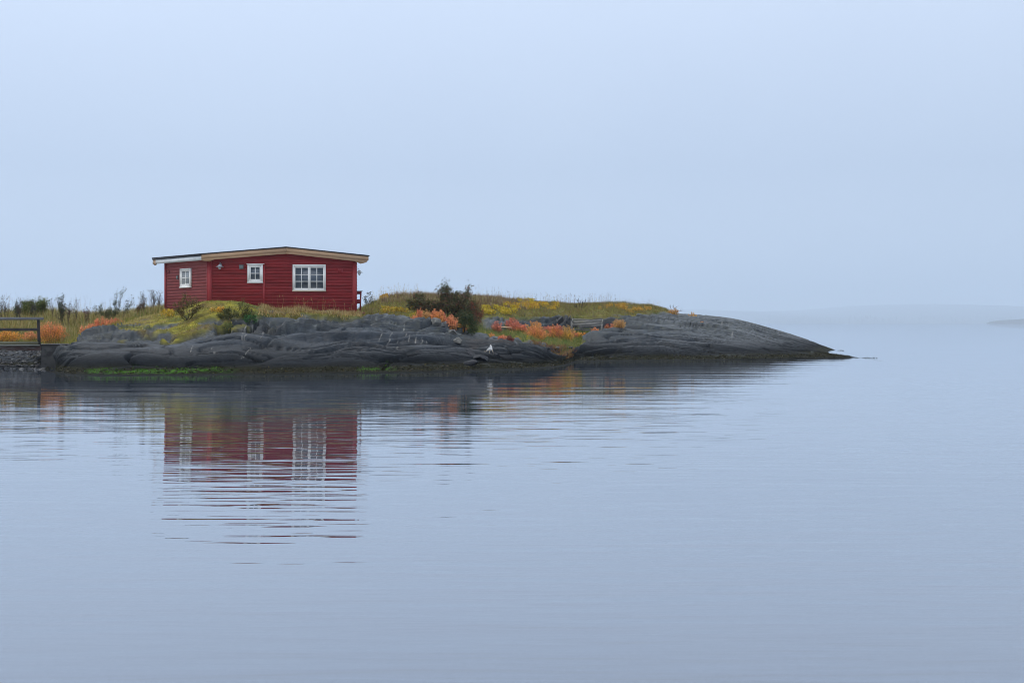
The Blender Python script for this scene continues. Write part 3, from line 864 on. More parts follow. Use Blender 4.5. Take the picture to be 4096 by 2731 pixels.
# curtained glass: pale lace behind the lower panes
mc, ntc, bc = new_mat('lace_window_glass')
bc.inputs['Base Color'].default_value = (0.30, 0.33, 0.36, 1); bc.inputs['Roughness'].default_value = 0.05
tcc = N(ntc, 'ShaderNodeTexCoord'); wv = N(ntc, 'ShaderNodeTexWave'); wv.inputs['Scale'].default_value = 9.0; wv.inputs['Distortion'].default_value = 2.0
ntc.links.new(tcc.outputs['Object'], wv.inputs['Vector'])
rc = ramp(ntc, [(0.2, (0.15, 0.17, 0.19)), (0.8, (0.42, 0.45, 0.47))]); ntc.links.new(wv.outputs['Fac'], rc.inputs[0]); ntc.links.new(rc.outputs[0], bc.inputs['Base Color'])
wl = window(LR, ua, ub, left_z(1147, um), left_z(1074, um), "window", 1, 1, 1, casing=0.075, glass=mc)


# fittings: barn lamps, vents
def barn_lamp(fr, u, z, w0=0.036):
    o, au, aw, az_ = fr
    c = o + au * u + az_ * z
    lm = MB()
    lm.box(fr, u - .035, u + .035, w0, w0 + .02, z + .02, z + .14)
    arm = [c + aw * (w0 + .02) + az_ * .10, c + aw * .12 + az_ * .17, c + aw * .20 + az_ * .16, c + aw * .23 + az_ * .08]
    lm.tube(arm, [.011] * 4, 6)
    root = part("wall_lamp", lm, M['zinc'])
    sh = MB(); q = c + aw * .23
    ring = [(0.045, .09), (0.06, .05), (0.105, .025), (0.165, .0), (0.168, -.006), (0.10, .012)]
    n = 18
    for r_, zz_ in ring:
        for k in range(n):
            an = 2 * math.pi * k / n
            sh.v.append(tuple(q + au * r_ * math.cos(an) + aw * r_ * math.sin(an) + az_ * zz_)); sh.c.append((1, 1, 1))
    for i in range(len(ring) - 1):
        for k in range(n):
            sh.f.append((i * n + k, i * n + (k + 1) % n, (i + 1) * n + (k + 1) % n, (i + 1) * n + k))
    part("lamp_shade", sh, M['zinc'], root, smooth=True)
    bl = MB(); bl.tube([q + az_ * .03, q - az_ * .03, q - az_ * .09, q - az_ * .12], [.05, .062, .05, .01], 12)
    part("lamp_glass", bl, M['lamp_glass'], root, smooth=True)
    return root


barn_lamp(FR, fx(884), zc(1066) - .02)
v = MB(); v.box(FR, fx(959.5), fx(975), .036, .13, zc(1076.5), zc(1062)); v.box(FR, fx(958.5), fx(976), .036, .14, zc(1061.8), zc(1060)); part("vent_box", v, M['grey_plastic'])
v = MB()
v.box(FR, fx(1353), fx(1373), .040, .058, zc(1090), zc(1075.5))
for k in range(4): v.box(FR, fx(1356), fx(1370), .058, .07, zc(1086 - 3 * k), zc(1086 - 3 * k) + .015)
v.box(FR, fx(1351), fx(1374), .058, .085, zc(1090) - .01, zc(1090) + .015)
part("vent_grille", v, M['red_trim'])
ul = left_u(715); v = MB(); v.box(LR, ul - .04, ul + .04, .036, .10, left_z(1117, ul), left_z(1104, ul)); v.tube([A + DD * ul + WN * .07 + ZU * left_z(1104, ul), A + DD * ul + WN * .07 + ZU * (left_z(1104, ul) + .03)], [.02, .02], 8)
part("outdoor_socket", v, M['grey_plastic'])
v = MB(); u2 = left_u(681); v.box(LR, u2 - .02, u2 + .02, .036, .07, left_z(1093, u2), left_z(1083, u2)); v.tube([A + DD * u2 + WN * .05 + ZU * left_z(1085, u2), A + DD * u2 + WN * .09 + ZU * (left_z(1090, u2))], [.01, .01], 6)
part("wall_hook", v, M['dark_red'])
# lamp on the far right wall, its shade just showing past the corner
ur = 0.55
barn_lamp((Bc + np.array([0.0, 0, 0]), DD, -WN * 1.0, ZU), ur, zc(1090, 53.4) - .02, 0.036) if False else None
RX = (np.array([Bc[0] - 0.13, HD + .28, 0]), np.array([0, 1.0, 0]), np.array([1.0, 0, 0]), ZU)
barn_lamp(RX, 0.0, zc(1089, HD + .28) - .01, 0.0)

# deck and railing on the right wall
DK = (np.array([0, 0, 0.0]), AX, np.array([0, 1.0, 0]), ZU)
dk = MB(); dz = zc(1248, 53.6)
dk.box(DK, xc(1392, 53.6), xc(1441, 53.6), 53.42, 55.2, dz - .05, dz)
dk.box(DK, xc(1395, 53.6), xc(1445, 53.6), 53.45, 53.5, dz - .22, dz - .052)
deck = part("deck", dk, M['red_trim'])
ra = MB()
ra.prism([np.array([xc(1437.5, 53.8), 53.78, dz - .1]), np.array([xc(1442.3, 53.8), 53.78, dz - .1]), np.array([xc(1446.3, 53.8), 53.78, zc(1165, 53.8)]), np.array([xc(1440.5, 53.8), 53.78, zc(1165, 53.8)])], (0, .07, 0))
part("railing_post", ra, M['dark_red'])
ra = MB(); ra.box(DK, xc(1404, 53.8), xc(1446, 53.8), 53.75, 53.778, zc(1177, 53.8), zc(1165.5, 53.8)); part("railing_board", ra, M['dark_red'])
ra = MB(); ra.box(DK, xc(1404, 53.8), xc(1444.5, 53.8), 53.75, 53.778, zc(1214.5, 53.8), zc(1197, 53.8)); part("railing_board", ra, M['dark_red'])
ra = MB(); ra.box(DK, xc(1404, 53.8), xc(1450, 53.8), 53.72, 53.90, zc(1165, 53.8), zc(1163.2, 53.8)); part("handrail", ra, M['grey_wood'])

# ================================================================== bench
bc_ = on(2350, 1330, 6.0, 7.3)
BD = 67.0
bx, bz = xc(2346, BD), zc(1333, BD)
bench = empty("bench", (bx, BD, bz), "weathered grey wooden garden bench against the dark rock face", "bench")
roll = math.radians(-2.4); yaw = math.radians(-9)
bu = np.array([math.cos(yaw) * math.cos(roll), math.sin(yaw), math.sin(roll)]); bw = np.array([-math.sin(yaw), math.cos(yaw), 0]); bzv = np.cross(bu, bw)
BF = (np.array([bx, BD, bz + .02]), bu, bw, bzv)
hw = 0.78
s = MB()
for k in range(4): s.box(BF, -hw, hw, -.24 + k * .115, -.24 + k * .115 + .095, .37, .40)
s.build("seat", M['grey_wood'], bench)
bk = MB()
for k in range(4):
    z0 = .43 + k * .082; y0 = .235 + k * .02
    bk.box8([BF[0] + bu * u + bw * (y0 + dy) + bzv * z for z, dy in ((z0, 0), (z0 + .062, .013)) for (u, dy2) in ((-hw, 0), (hw, 0)) for _ in (0,)][:0] or
            [BF[0] + bu * u + bw * w_ + bzv * z for (u, w_, z) in ((-hw, y0, z0), (hw, y0, z0), (hw, y0 + .025, z0), (-hw, y0 + .025, z0), (-hw, y0 + .014, z0 + .062), (hw, y0 + .014, z0 + .062), (hw, y0 + .039, z0 + .062), (-hw, y0 + .039, z0 + .062))])
bk.build("backrest", M['grey_wood'], bench)
for sgn in (-1, 1):
    u = sgn * (hw + .03)
    lg = MB(); lg.box(BF, u - .03, u + .03, -.27, -.21, -.12, .60); lg.build("leg", M['grey_wood'], bench)
    lg = MB(); lg.box8([BF[0] + bu * (u + du) + bw * w_ + bzv * z for (du, w_, z) in ((-.03, .20, -.12), (.03, .20, -.12), (.03, .27, -.12), (-.03, .27, -.12), (-.03, .31, .76), (.03, .31, .76), (.03, .37, .76), (-.03, .37, .76))]); lg.build("leg", M['grey_wood'], bench)
    ar = MB(); ar.box(BF, u - .04, u + .04, -.30, .30, .602, .636); ar.build("armrest", M['grey_wood'], bench)
st = MB(); st.box(BF, -hw, hw, -.02, .03, .12, .19); st.build("stretcher", M['grey_wood'], bench)

# ================================================================== footbridge and its abutment
FB = 49.3
FBF = (np.array([0, 0, 0.0]), AX, np.array([0, 1.0, 0]), ZU)
x0 = xc(-880, FB)
bridge = empty("footbridge", (xc(-60, FB), FB + .8, zc(1402, FB)), "grey timber footbridge with plank railing and rusty girder", "footbridge")
zf = lambda py: zc(py, FB)
d = MB(); d.box(FBF, x0, xc(157, FB), FB - .05, FB + 1.7, zf(1383), zf(1378)); d.build("deck", M['edge_wood'], bridge)
g = MB(); g.box(FBF, x0, xc(160, FB), FB + .06, FB + .16, zf(1400), zf(1385)); g.box(FBF, x0, xc(160, FB), FB + .02, FB + .2, zf(1402), zf(1400.1)); g.build("girder", M['rust'], bridge)
g = MB(); g.box(FBF, x0, xc(160, FB), FB + 1.3, FB + 1.4, zf(1402), zf(1385)); g.build("girder", M['rust'], bridge)
k = MB(); k.box(FBF, x0, xc(150, FB), FB + .02, FB + .10, zf(1377.9), zf(1365.5)); k.build("kerb_beam", M['kerb_wood'], bridge)
for px in (150, -190, -530, -870):
    p = MB(); p.prism([np.array([xc(px - 4, FB), FB + .102, zf(1377.8)]), np.array([xc(px + 6, FB), FB + .102, zf(1377.8)]), np.array([xc(px + 1.5, FB), FB + .102, zf(1279)]), np.array([xc(px - 6.5, FB), FB + .102, zf(1279)])], (0, .09, 0)); p.build("railing_post", M['post_wood'], bridge)
r = MB(); r.box(FBF, x0, xc(153, FB), FB + .06, FB + .10, zf(1323.5), zf(1312)); r.build("middle_rail", M['post_wood'], bridge)
r = MB(); r.box8([np.array(q) for q in ((x0, FB, zf(1280)), (xc(167, FB), FB, zf(1279.5)), (xc(167, FB), FB + .2, zf(1279.5)), (x0, FB + .2, zf(1280)), (x0, FB, zf(1269)), (xc(168, FB), FB, zf(1268.5)), (xc(168, FB), FB + .2, zf(1268.5)), (x0, FB + .2, zf(1269)))]); r.build("handrail", M['rail_wood'], bridge)

ab = MB()
ab.box(FBF, xc(160.5, FB), xc(318, FB), FB + .1, FB + 1.9, -0.8, zf(1380))
ab.box(FBF, xc(157.5, FB), xc(318, FB), FB + .04, FB + 2.0, zf(1379.9), zf(1376.5))
abo = ab.build("abutment_wall", M['concrete'], None, origin=(xc(230, FB), FB + 1, -0.8), bevel=0.015)
tag(abo, "stained dark concrete wall at the end of the footbridge", "wall")

# ================================================================== stones
def stone(name, c, size, mat, label, group=None, seed=0, flat=1.0, cat="boulder"):
    import bmesh
    bm = bmesh.new(); bmesh.ops.create_icosphere(bm, subdivisions=4, radius=1.0)
    r1 = random.Random(seed)
    planes = []
    for _ in range(11):
        n = Vector((r1.gauss(0, 1), r1.gauss(0, 1), r1.gauss(0, .8))).normalized(); planes.append((n, r1.uniform(.5, .85)))
    for vv in bm.verts:
        p = vv.co.copy()
        for n, dd in planes:
            s_ = p.dot(n)
            if s_ > dd: p -= n * (s_ - dd) * .92
        p += p.normalized() * .035 * noise.noise(p * 3 + Vector((seed, 0, 0)))
        vv.co = Vector((p.x * size[0], p.y * size[1], p.z * size[2]))
    me = bpy.data.meshes.new(name); bm.to_mesh(me); bm.free()
    me.materials.append(mat)
    o = bpy.data.objects.new(name, me); COL.objects.link(o)
    o.location = [float(q) for q in c]; o.rotation_euler = (r1.uniform(-.2, .2), r1.uniform(-.25, .25), r1.uniform(0, 6))
    return tag(o, label, cat, group)


def stone_at(px, py, s0, s1, wpx, hpx, label, dark=False, seed=1, group=None, cat="boulder", dy=0):
    g0 = on(px, py, s0, s1); k = g0[1] / F
    hx_ = wpx * k * .55; hz_ = hpx * k * .62
    return stone("boulder", g0 + np.array([0, dy, hz_ * .55]), (hx_, min(hx_, .5) * .8, hz_), M['dark_stone' if dark else 'stone'], label, group, seed, cat=cat)


GB = "broken boulders on the islet"
stone_at(1738, 1296, 4.8, 5.6, 42, 30, "upright grey boulder against the orange plants", seed=3, group=GB)
stone_at(1758, 1316, 4.7, 5.5, 52, 16, "low flat brown slab below the upright grey boulder", True, seed=5, group=GB)
stone_at(1812, 1338, 4.6, 5.4, 44, 26, "rounded grey boulder under the right end of the orange plants", seed=8, group=GB)
stone_at(1830, 1372, 3.5, 4.9, 60, 26, "pale slanting rock block above the dark broken slabs", seed=11, group=GB)
stone_at(1885, 1425, 2.2, 4.3, 46, 24, "black angular slab left of the white rag", True, seed=12, group=GB)
stone_at(1925, 1440, 1.8, 3.6, 66, 24, "largest black slab under the white rag", True, seed=14, group=GB)
stone_at(1985, 1432, 2.0, 3.9, 40, 22, "black wedge of rock right of the white rag", True, seed=15, group=GB)
stone_at(1880, 1458, 1.2, 3.0, 60, 20, "wet black block lowest by the waterline", True, seed=16, group=GB)
stone_at(2282, 1396, 4.6, 6.2, 28, 14, "square mossy stone at the foot of the right hand rock hump", True, seed=18, group=GB)
stone_at(2190, 1398, 4.7, 5.8, 18, 9, "small dark stone at the left of the cove's row of stones", True, seed=19, group=GB)
stone_at(2222, 1392, 4.9, 6.0, 22, 10, "tilted brown stone slab in the middle of the cove's row", False, seed=20, group=GB)
stone_at(2250, 1398, 4.8, 5.8, 20, 8, "flat grey stone beside the square mossy stone", False, seed=22, group=GB)
stone_at(2722, 1325, 5.0, 6.2, 24, 8, "small black stone lying on the bare right hand slope", True, seed=25, group=GB)

# white rag snagged on driftwood
rg0 = on(1958, 1406, 2.4, 4.4)
rag = MB(); twigs = []
k = rg0[1] / F
pts = [(1962, 1379), (1967, 1388), (1969, 1399), (1963, 1403), (1955, 1402), (1947, 1404), (1946, 1400), (1954, 1395), (1957, 1387)]
rag.prism([np.array([xc(px, rg0[1] - .35), rg0[1] - .35 + .02 * i, zc(py, rg0[1] - .35)]) for i, (px, py) in enumerate(pts)], (0.01, .05, 0.01))
for a_, b_ in (((1968, 1398), (1973, 1417)), ((1946, 1403), (1938, 1408)), ((1939, 1404), (1936, 1422)), ((1958, 1402), (1957, 1418))):
    twigs.append(MB()); twigs[-1].tube([np.array([xc(a_[0], rg0[1] - .3), rg0[1] - .33, zc(a_[1], rg0[1] - .3)]), np.array([xc((a_[0] + b_[0]) / 2 + 1.5, rg0[1] - .3), rg0[1] - .36, zc((a_[1] + b_[1]) / 2, rg0[1] - .3)]), np.array([xc(b_[0], rg0[1] - .3), rg0[1] - .33, zc(b_[1], rg0[1] - .3)])], [.010, .009, .006], 5)
ro = rag.build("rag", M['litter'], None, origin=rg0); [t_.build("twig", M['sill_wood'], ro) for t_ in twigs]; tag(ro, "torn white rag snagged on the black rocks by the shore", "rag")
# plank lying behind the red plants
pg = on(1985, 1321, 6.5, 7.4)
pl = MB(); pl.prism([pg + np.array([-.35, 0, .13]), pg + np.array([.75, 0.05, .05]), pg + np.array([.75, 0.05, .08]), pg + np.array([-.35, 0, .16])], (0, .14, .02))
po = pl.build("plank", M['timber'], None, origin=pg); tag(po, "pale loose plank lying behind the red plants", "plank")

# ================================================================== vegetation
class Leaves:
    """small leaf blades with a colour each, collected into one mesh"""
    def __init__(self): self.V = []; self.C = []; self.L = []; self.K = []; self.n = 0

    def quads(self, c, a, b, col):
        """diamond leaves: centres c, half-axes a (length) and b (width)"""
        k = len(c)
        if k == 0: return
        V = np.stack([c - a, c + b * 1.0, c + a, c - b], axis=1).reshape(-1, 3)
        self.V.append(V); self.C.append(np.repeat(col, 4, axis=0))
        self.L.append(np.arange(4 * k) + self.n); self.K.append(np.full(k, 4)); self.n += 4 * k

    def tris(self, p0, p1, p2, c0, c1):
        k = len(p0)
        if k == 0: return
        V = np.stack([p0, p1, p2], axis=1).reshape(-1, 3)
        self.V.append(V); self.C.append(np.stack([c0, c0, c1], axis=1).reshape(-1, 3))
        self.L.append(np.arange(3 * k) + self.n); self.K.append(np.full(k, 3)); self.n += 3 * k

    def build(self, name, mat, parent=None, origin=None):
        return mesh_np(name, np.concatenate(self.V), np.concatenate(self.L), np.concatenate(self.K), mat, parent, np.clip(np.concatenate(self.C), 0, 1), False, origin)


def unit(v): return v / (np.linalg.norm(v, axis=-1, keepdims=True) + 1e-9)


def blades(Lv, base, hgt, wid, lean, cb, ct, wind=0.0):
    k = len(base)
    an = rng.uniform(0, 2 * np.pi, k)
    side = np.stack([np.cos(an), np.sin(an), np.zeros(k)], 1)
    an2 = rng.uniform(0, 2 * np.pi, k)
    ln = np.stack([np.cos(an2) * lean * hgt + wind * hgt, np.sin(an2) * lean * hgt, np.zeros(k)], 1)
    tip = base + ln + np.stack([0 * hgt, 0 * hgt, hgt], 1)
    Lv.tris(base - side * wid[:, None], base + side * wid[:, None], tip, cb, ct)


# ---- sampling of the ground by area
cellA = np.linalg.norm(np.cross(G[1:, :-1] - G[:-1, :-1], G[:-1, 1:] - G[:-1, :-1]), axis=2)
UGc, SGc = UG[:-1, :-1], SG[:-1, :-1]; VGc = VEG[:-1, :-1]


def sample(n, mask):
    wgt = (cellA * mask).ravel(); wgt = wgt / wgt.sum()
    ii = rng.choice(wgt.size, n, p=wgt)
    i, j = np.unravel_index(ii, cellA.shape)
    a, b = rng.random(n)[:, None], rng.random(n)[:, None]
    p = (G[i, j] * (1 - a) * (1 - b) + G[i + 1, j] * a * (1 - b) + G[i, j + 1] * (1 - a) * b + G[i + 1, j + 1] * a * b)
    return p, US[i], SS[j]


def pick(cols, n, jit=0.22, w=None):
    cols = np.array(cols, float); k = rng.choice(len(cols), n, p=w)
    return cols[k] * rng.uniform(1 - jit, 1 + jit, (n, 1)) * rng.uniform(1 - jit * .3, 1 + jit * .3, (n, 3))


def clumpy(p, f, z):
    return np.fromiter((nz(x * f, y * f, z) for x, y, _ in p), float, len(p))


# keep grass from growing through the cabin floor
def inside_cabin(p):
    rel = p - A
    # express in (front direction, left-wall direction)
    det = AX[0] * DD[1] - AX[1] * DD[0]
    u = (rel[:, 0] * DD[1] - rel[:, 1] * DD[0]) / det
    v_ = (AX[0] * rel[:, 1] - AX[1] * rel[:, 0]) / det
    return (u > -.02) & (u < FLEN + .02) & (v_ > -.08) & (v_ < LW + .05)


def grass(name, n, mask, hr, wd, cb, ct, label, lean=0.35, clump=0.8, per=1, base_w=None, spread=0.0):
    p, u, s = sample(n, mask)
    keep = ~inside_cabin(p); p = p[keep]
    c = clumpy(p, clump, 2.0)
    if per > 1:
        p = np.repeat(p, per, axis=0); c = np.repeat(c, per)
        p = p + rng.normal(0, spread, p.shape) * np.array([1, 1, .15])
    h = rng.uniform(hr[0], hr[1], len(p)) * np.clip(1 + 0.9 * c, .35, 1.7)
    lv = Leaves()
    colr_b = pick(cb, len(p), .25, base_w); colr_t = pick(ct, len(p), .25)
    blades(lv, p - np.array([0, 0, .02]), h, np.full(len(p), wd) * rng.uniform(.7, 1.4, len(p)), lean, colr_b, colr_t)
    o = lv.build(name, M['grass'])
    return tag(o, label, None, None, 'stuff')


straw = (0.50, 0.37, 0.14); olive = (0.22, 0.21, 0.050); green = (0.12, 0.19, 0.038); brown = (0.23, 0.145, 0.070); pale = (0.58, 0.48, 0.27); rust = (0.20, 0.085, 0.035); moss = (0.24, 0.22, 0.028); purple = (0.15, 0.085, 0.075)
inU = lambda a, b: (UGc > a) & (UGc < b)
inS = lambda a, b: (SGc > a) & (SGc < b)
veg = np.where(VGc > .45, VGc, 0)
# tall meadow behind the footbridge
grass("verge_grass", 5000, veg * inU(-900, 540) * inS(5.6, 7.0), (.08, .24), .012, [olive, green, moss, straw], [moss, straw, green, olive], "short olive grass along the front edge of the meadow", .4, .8, 4, None, .06)
mfront = np.interp(UGc, [-300, 250, 320, 420, 520, 660], [6.6, 6.7, 7.0, 7.3, 6.6, 5.8])
grass("meadow_grass", 15000, veg * inU(-900, 660) * inS(5.6, 9.3) * (SGc > mfront), (.18, .48), .011, [olive, olive, straw, green, green], [straw, pale, olive, olive, rust], "tall straw and olive meadow grass behind the footbridge", .25, .7, 4, None, .05)
grass("short_grass", 1500, veg * inU(280, 680) * inS(4.2, 6.2), (.03, .09), .011, [olive, moss, straw], [straw, moss, pale], "short yellowing grass along the top of the left rock", .5, 1.2, 4, None, .04)
# mound before the cabin
grass("mound_grass", 2200, veg * inU(620, 1130) * inS(3.6, 5.6), (.02, .07), .012, [moss, olive, moss, green, brown], [moss, straw, olive, rust], "mossy short grass on the mound before the cabin", .6, 1.4, 4, None, .04)
grass("dry_grass", 3000, veg * inU(1040, 1440) * inS(4.3, 6.2), (.07, .24), .009, [straw, straw, olive, brown], [pale, straw, rust], "dry straw grass on the ledges below the cabin wall", .35, 1.3, 5, None, .05)
# hill behind
grass("hill_grass", 15000, veg * inU(1420, 2720) * inS(5.4, 9.1) * np.where(inU(1640, 2360) & inS(5.4, 7.05), 0.0, 1), (.06, .20), .011,  [olive, (0.12, .15, .05), brown, brown, moss], [olive, (0.13, .16, .055), brown, moss, purple], "olive and green grass covering the hill", .5, .9, 4, None, .05)
grass("heather", 2600, veg * inU(1520, 2110) * inS(8.3, 9.2), (.12, .32), .012, [brown, purple, olive], [purple, pale, brown, (0.22, .13, .11)], "purple brown heather along the hill crest", .3, .9, 4, None, .06)
grass("cove_grass", 5200, veg * inU(1640, 2420) * inS(5.4, 7.05), (.10, .34), .011, [(0.05, .10, .02), green, olive, (0.06, .12, .03)], [green, (0.09, .16, .04), olive, straw], "fresh green grass on the floor of the little cove", .45, .8, 4, None, .05)
grass("rust_groundcover", 900, np.ones_like(VGc) * inU(2110, 2290) * inS(5.25, 6.1), (.05, .16), .012, [rust, brown, (0.15, .05, .03)], [rust, brown, olive], "rust brown ground cover before the cove stones", .6, 1.2, 5, None, .06)

# seed stalks standing along the crests
lv = Leaves()
for (ua_, ub_, n, h0, h1, cols) in ((1470, 1670, 150, .2, .75, [straw, brown, pale]), (1880, 2480, 330, .25, .75, [brown, straw, purple, (0.1, .07, .05)]), (2480, 2640, 34, .15, .5, [brown, straw]), (-250, 640, 260, .5, 1.15, [brown, olive, (0.10, .055, .045), straw]), (1080, 1420, 60, .3, .7, [straw, rust])):
    if ua_ == 1080: msk = veg * inU(ua_, ub_) * inS(4.6, 5.8)
    else: msk = veg * inU(ua_, ub_) * inS(8.55 if ua_ > 0 else 7.4, 9.15)
    p, u, s = sample(n, msk); p = p[~inside_cabin(p)]
    k = len(p); h = rng.uniform(h0, h1, k); col = pick(cols, k)
    blades(lv, p, h, np.full(k, .0065), .10, col, col, .04)
    an = rng.normal(0, .05, (k, 3)); top = p + np.stack([.04 * h, 0 * h, h], 1)
    # the head of each stalk: a few seeds near its tip
    for q in range(4):
        c = p + np.stack([.04 * h + rng.normal(0, .012, k), rng.normal(0, .012, k), h * (1 - .05 * q)], 1)
        lv.quads(c, unit(rng.normal(0, 1, (k, 3))) * .020, unit(rng.normal(0, 1, (k, 3))) * .012, col * .8)
o = lv.build("seed_stalks", M['grass']); tag(o, "thin dry seed stalks standing against the sky", None, None, 'stuff')

# weed and barnacle fringe on the shore rock
Zc_ = G[:-1, :-1, 2]
lv = Leaves()
fr = (Zc_ > 0.03) & (Zc_ < 0.19) & (SGc > -0.5) & (SGc < 3.0) & (UGc > 215) & (UGc < 3400)
p, u, s = sample(9000, fr.astype(float))
k = len(p)
gmu = np.interp(u, [330, 380, 820, 960, 1420, 1450, 1560, 1600], [0, .75, .4, 0.0, 0.0, .35, .35, 0])
isg = (rng.random(k) < gmu) & (p[:, 2] < .24)
col = np.where(isg[:, None], pick([(0.05, .125, .008), (0.03, .075, .008), (0.065, .14, .010)], k), pick([(0.022, .019, .007), (0.014, .013, .006), (0.045, .038, .011), (0.10, .09, .06)], k, .3, [.4, .33, .2, .07]))
sz = rng.uniform(.02, .06, k)[:, None]
lv.quads(p + rng.normal(0, .015, (k, 3)) + np.array([0, -.02, .01]), unit(rng.normal(0, 1, (k, 3)) * np.array([1, .7, .6])) * sz, unit(rng.normal(0, 1, (k, 3))) * sz * .5, col)
o = lv.build("seaweed", M['leaf']); tag(o, "olive and bright green seaweed fringe along the waterline", None, None, 'stuff')
# weed specks awash off the point
lv = Leaves()
xs = np.concatenate([rng.uniform(xc(3425, 64.8), xc(3505, 64.8), 26), rng.uniform(xc(3345, 82), xc(3375, 82), 10)])
ys = np.concatenate([64.8 + rng.normal(0, .25, 26), np.full(10, 82.0) + rng.normal(0, .3, 10)])
c = np.stack([xs, ys, rng.uniform(.0, .03, 36)], 1)
lv.quads(c, unit(rng.normal(0, 1, (36, 3)) * np.array([1, .4, .1])) * .05, unit(rng.normal(0, 1, (36, 3)) * np.array([.2, 1, .4])) * .025, pick([(0.03, .03, .02), (0.05, .045, .02)], 36))
o = lv.build("floating_weed", M['leaf']); tag(o, "dark weed specks awash off the rocky point", None, None, 'stuff')

# gravel of the bank below the footbridge
gv, gf = [], []
import bmesh
tb = bmesh.new(); bmesh.ops.create_icosphere(tb, subdivisions=1, radius=1.0)
tv0 = np.array([v.co[:] for v in tb.verts]); tf0 = [[v.index for v in f.verts] for f in tb.faces]; tb.free()
p, u, s = sample(4600, ((UGc < 175) & inS(-.6, 5.4)).astype(float))
gc = []
for q in p:
    r_ = np.array([1, .9, .65]) * random.uniform(.025, .095) * (1.6 if random.random() < .06 else 1)
    b0 = len(gv)
    gv += list(tv0 * (1 + rng.normal(0, .16, (len(tv0), 1))) * r_ + q)
    c_ = np.array(random.choice([(0.04, .04, .045), (0.06, .06, .065), (0.03, .03, .032), (0.13, .13, .13), (0.055, .052, .046)])) * random.uniform(.7, 1.3)
    gc += [c_] * len(tv0)
    gf += [[i + b0 for i in f] for f in tf0]
o = mesh_np("gravel", gv, [i for f in gf for i in f], [3] * len(gf), M['stem'], None, np.array(gc)); tag(o, "dark rounded gravel of the bank under the footbridge", None, None, 'stuff')


# ---- plume-like autumn plants, each one a thing
def autumn_plant(px0, px1, pyt, pyb, s0, s1, label, cb, cm_, ct, dens=1.0, group="red and orange autumn plants", kind="autumn_plant", leaf=.026, bushy=0.0, at=None, cat="plant"):
    pxm = (px0 + px1) / 2
    g0 = on(pxm, pyb, s0, s1) if at is None else at
    k = g0[1] / F
    wdt = (px1 - px0) * k * 1.22; hgt = max(.18, (pyb - pyt) * k * 1.12)
    root = empty(kind, g0, label, cat, group)
    ns = int(max(8, wdt * 40 * dens))
    st_, lv = MB(), Leaves()
    V = []
    for i in range(ns):
        t = (i + .5) / ns * 2 - 1 + random.uniform(-.08, .08)
        spread_ = wdt * .5
        bxx = t * spread_ * (.55 if bushy == 0 else .25); tx = t * spread_ * random.uniform(.8, 1.05)
        hh = hgt * (1 - .34 * abs(t) ** 2) * random.uniform(.55, 1.08)
        dyb = random.uniform(-.5, .5) * min(wdt, .9) * .7
        base = g0 + np.array([bxx, dyb * .6, -.06])
        tip = g0 + np.array([tx, dyb, hh])
        midp = (base + tip) / 2 + np.array([bxx * .15 - t * .05, 0, hh * .05])
        pts = [base, midp, tip]
        st_.tube(pts, [.007, .006, .003], 3, (0.16, .07, .04), cap=False)
        n = int((26 + 34 * hgt) * (1 if dens > .5 else .7))
        u = rng.uniform(.12, 1.02, n) ** .8
        q = np.where(u[:, None] < .5, base + (midp - base) * (u[:, None] * 2), midp + (tip - midp) * (u[:, None] * 2 - 1))
        taper = .062 * (1.15 - u * .85) * (1 + bushy)
        c = q + rng.normal(0, 1, (n, 3)) * taper[:, None] * np.array([1, 1, .8])
        ax = unit(np.stack([rng.normal(0, .7, n), rng.normal(0, .7, n), rng.uniform(.25, 1, n)], 1))
        bx_ = unit(np.cross(ax, rng.normal(0, 1, (n, 3))))
        sz = rng.uniform(.7, 1.4, n)[:, None] * leaf
        f = np.clip(u + rng.normal(0, .12, n), 0, 1)[:, None]
        own = rng.uniform(-.32, .32)
        f = np.clip(f + own, 0, 1)
        col = np.where(f < .5, np.array(cb) * (1 - 2 * f) + np.array(cm_) * 2 * f, np.array(cm_) * (2 - 2 * f) + np.array(ct) * (2 * f - 1))
        lv.quads(c, ax * sz, bx_ * sz * .5, col * rng.uniform(.72, 1.30, (n, 1)) * rng.uniform(.92, 1.2))
    st_.build("stems", M['stem'], root)
    lv.build("foliage", M['leaf'], root)
    return root


YEL = (0.56, .38, .045); GOLD = (0.66, .38, .055); ORG = (0.70, .32, .075); SAL = (0.68, .27, .125); RED = (0.62, .19, .105); PINK = (0.58, .20, .14); TAN = (0.52, .31, .12); GRN = (0.16, .18, .03); DRED = (0.25, .045, .035)
AP = autumn_plant
AP(-60, 80, 1324, 1372, 4.9, 6.2, "rounded golden yellow plant seen through the footbridge railing", YEL, GOLD, ORG, 1.2, bushy=.5)
AP(92, 150, 1325, 1368, 5.0, 6.4, "pale orange plant just behind the railing post", YEL, TAN, SAL, .9, bushy=.3)
AP(146, 262, 1300, 1376, 6.2, 7.3, "big coral and yellow plant right beside the footbridge post", YEL, ORG, SAL, 1.2, bushy=.25)
AP(322, 392, 1306, 1346, 6.0, 7.6, "pale orange plant low behind the left edge of the rock", TAN, SAL, SAL, .9)
AP(374, 440, 1276, 1324, 6.0, 8.0, "taller coral red plant behind the left rock slope", ORG, RED, SAL, 1.1)
AP(430, 496, 1276, 1306, 6.0, 8.0, "coral red plant where the left rock meets the meadow", ORG, SAL, RED, 1.0)
B1 = "red and orange autumn plants"
AP(1606, 1640, 1276, 1296, 5.0, 6.2, "small dull red plant at the left end of the orange row", TAN, SAL, DRED, .8)
AP(1640, 1672, 1264, 1296, 5.0, 6.0, "loose salmon plant second from the left end of the orange row", TAN, SAL, SAL, 1.0)
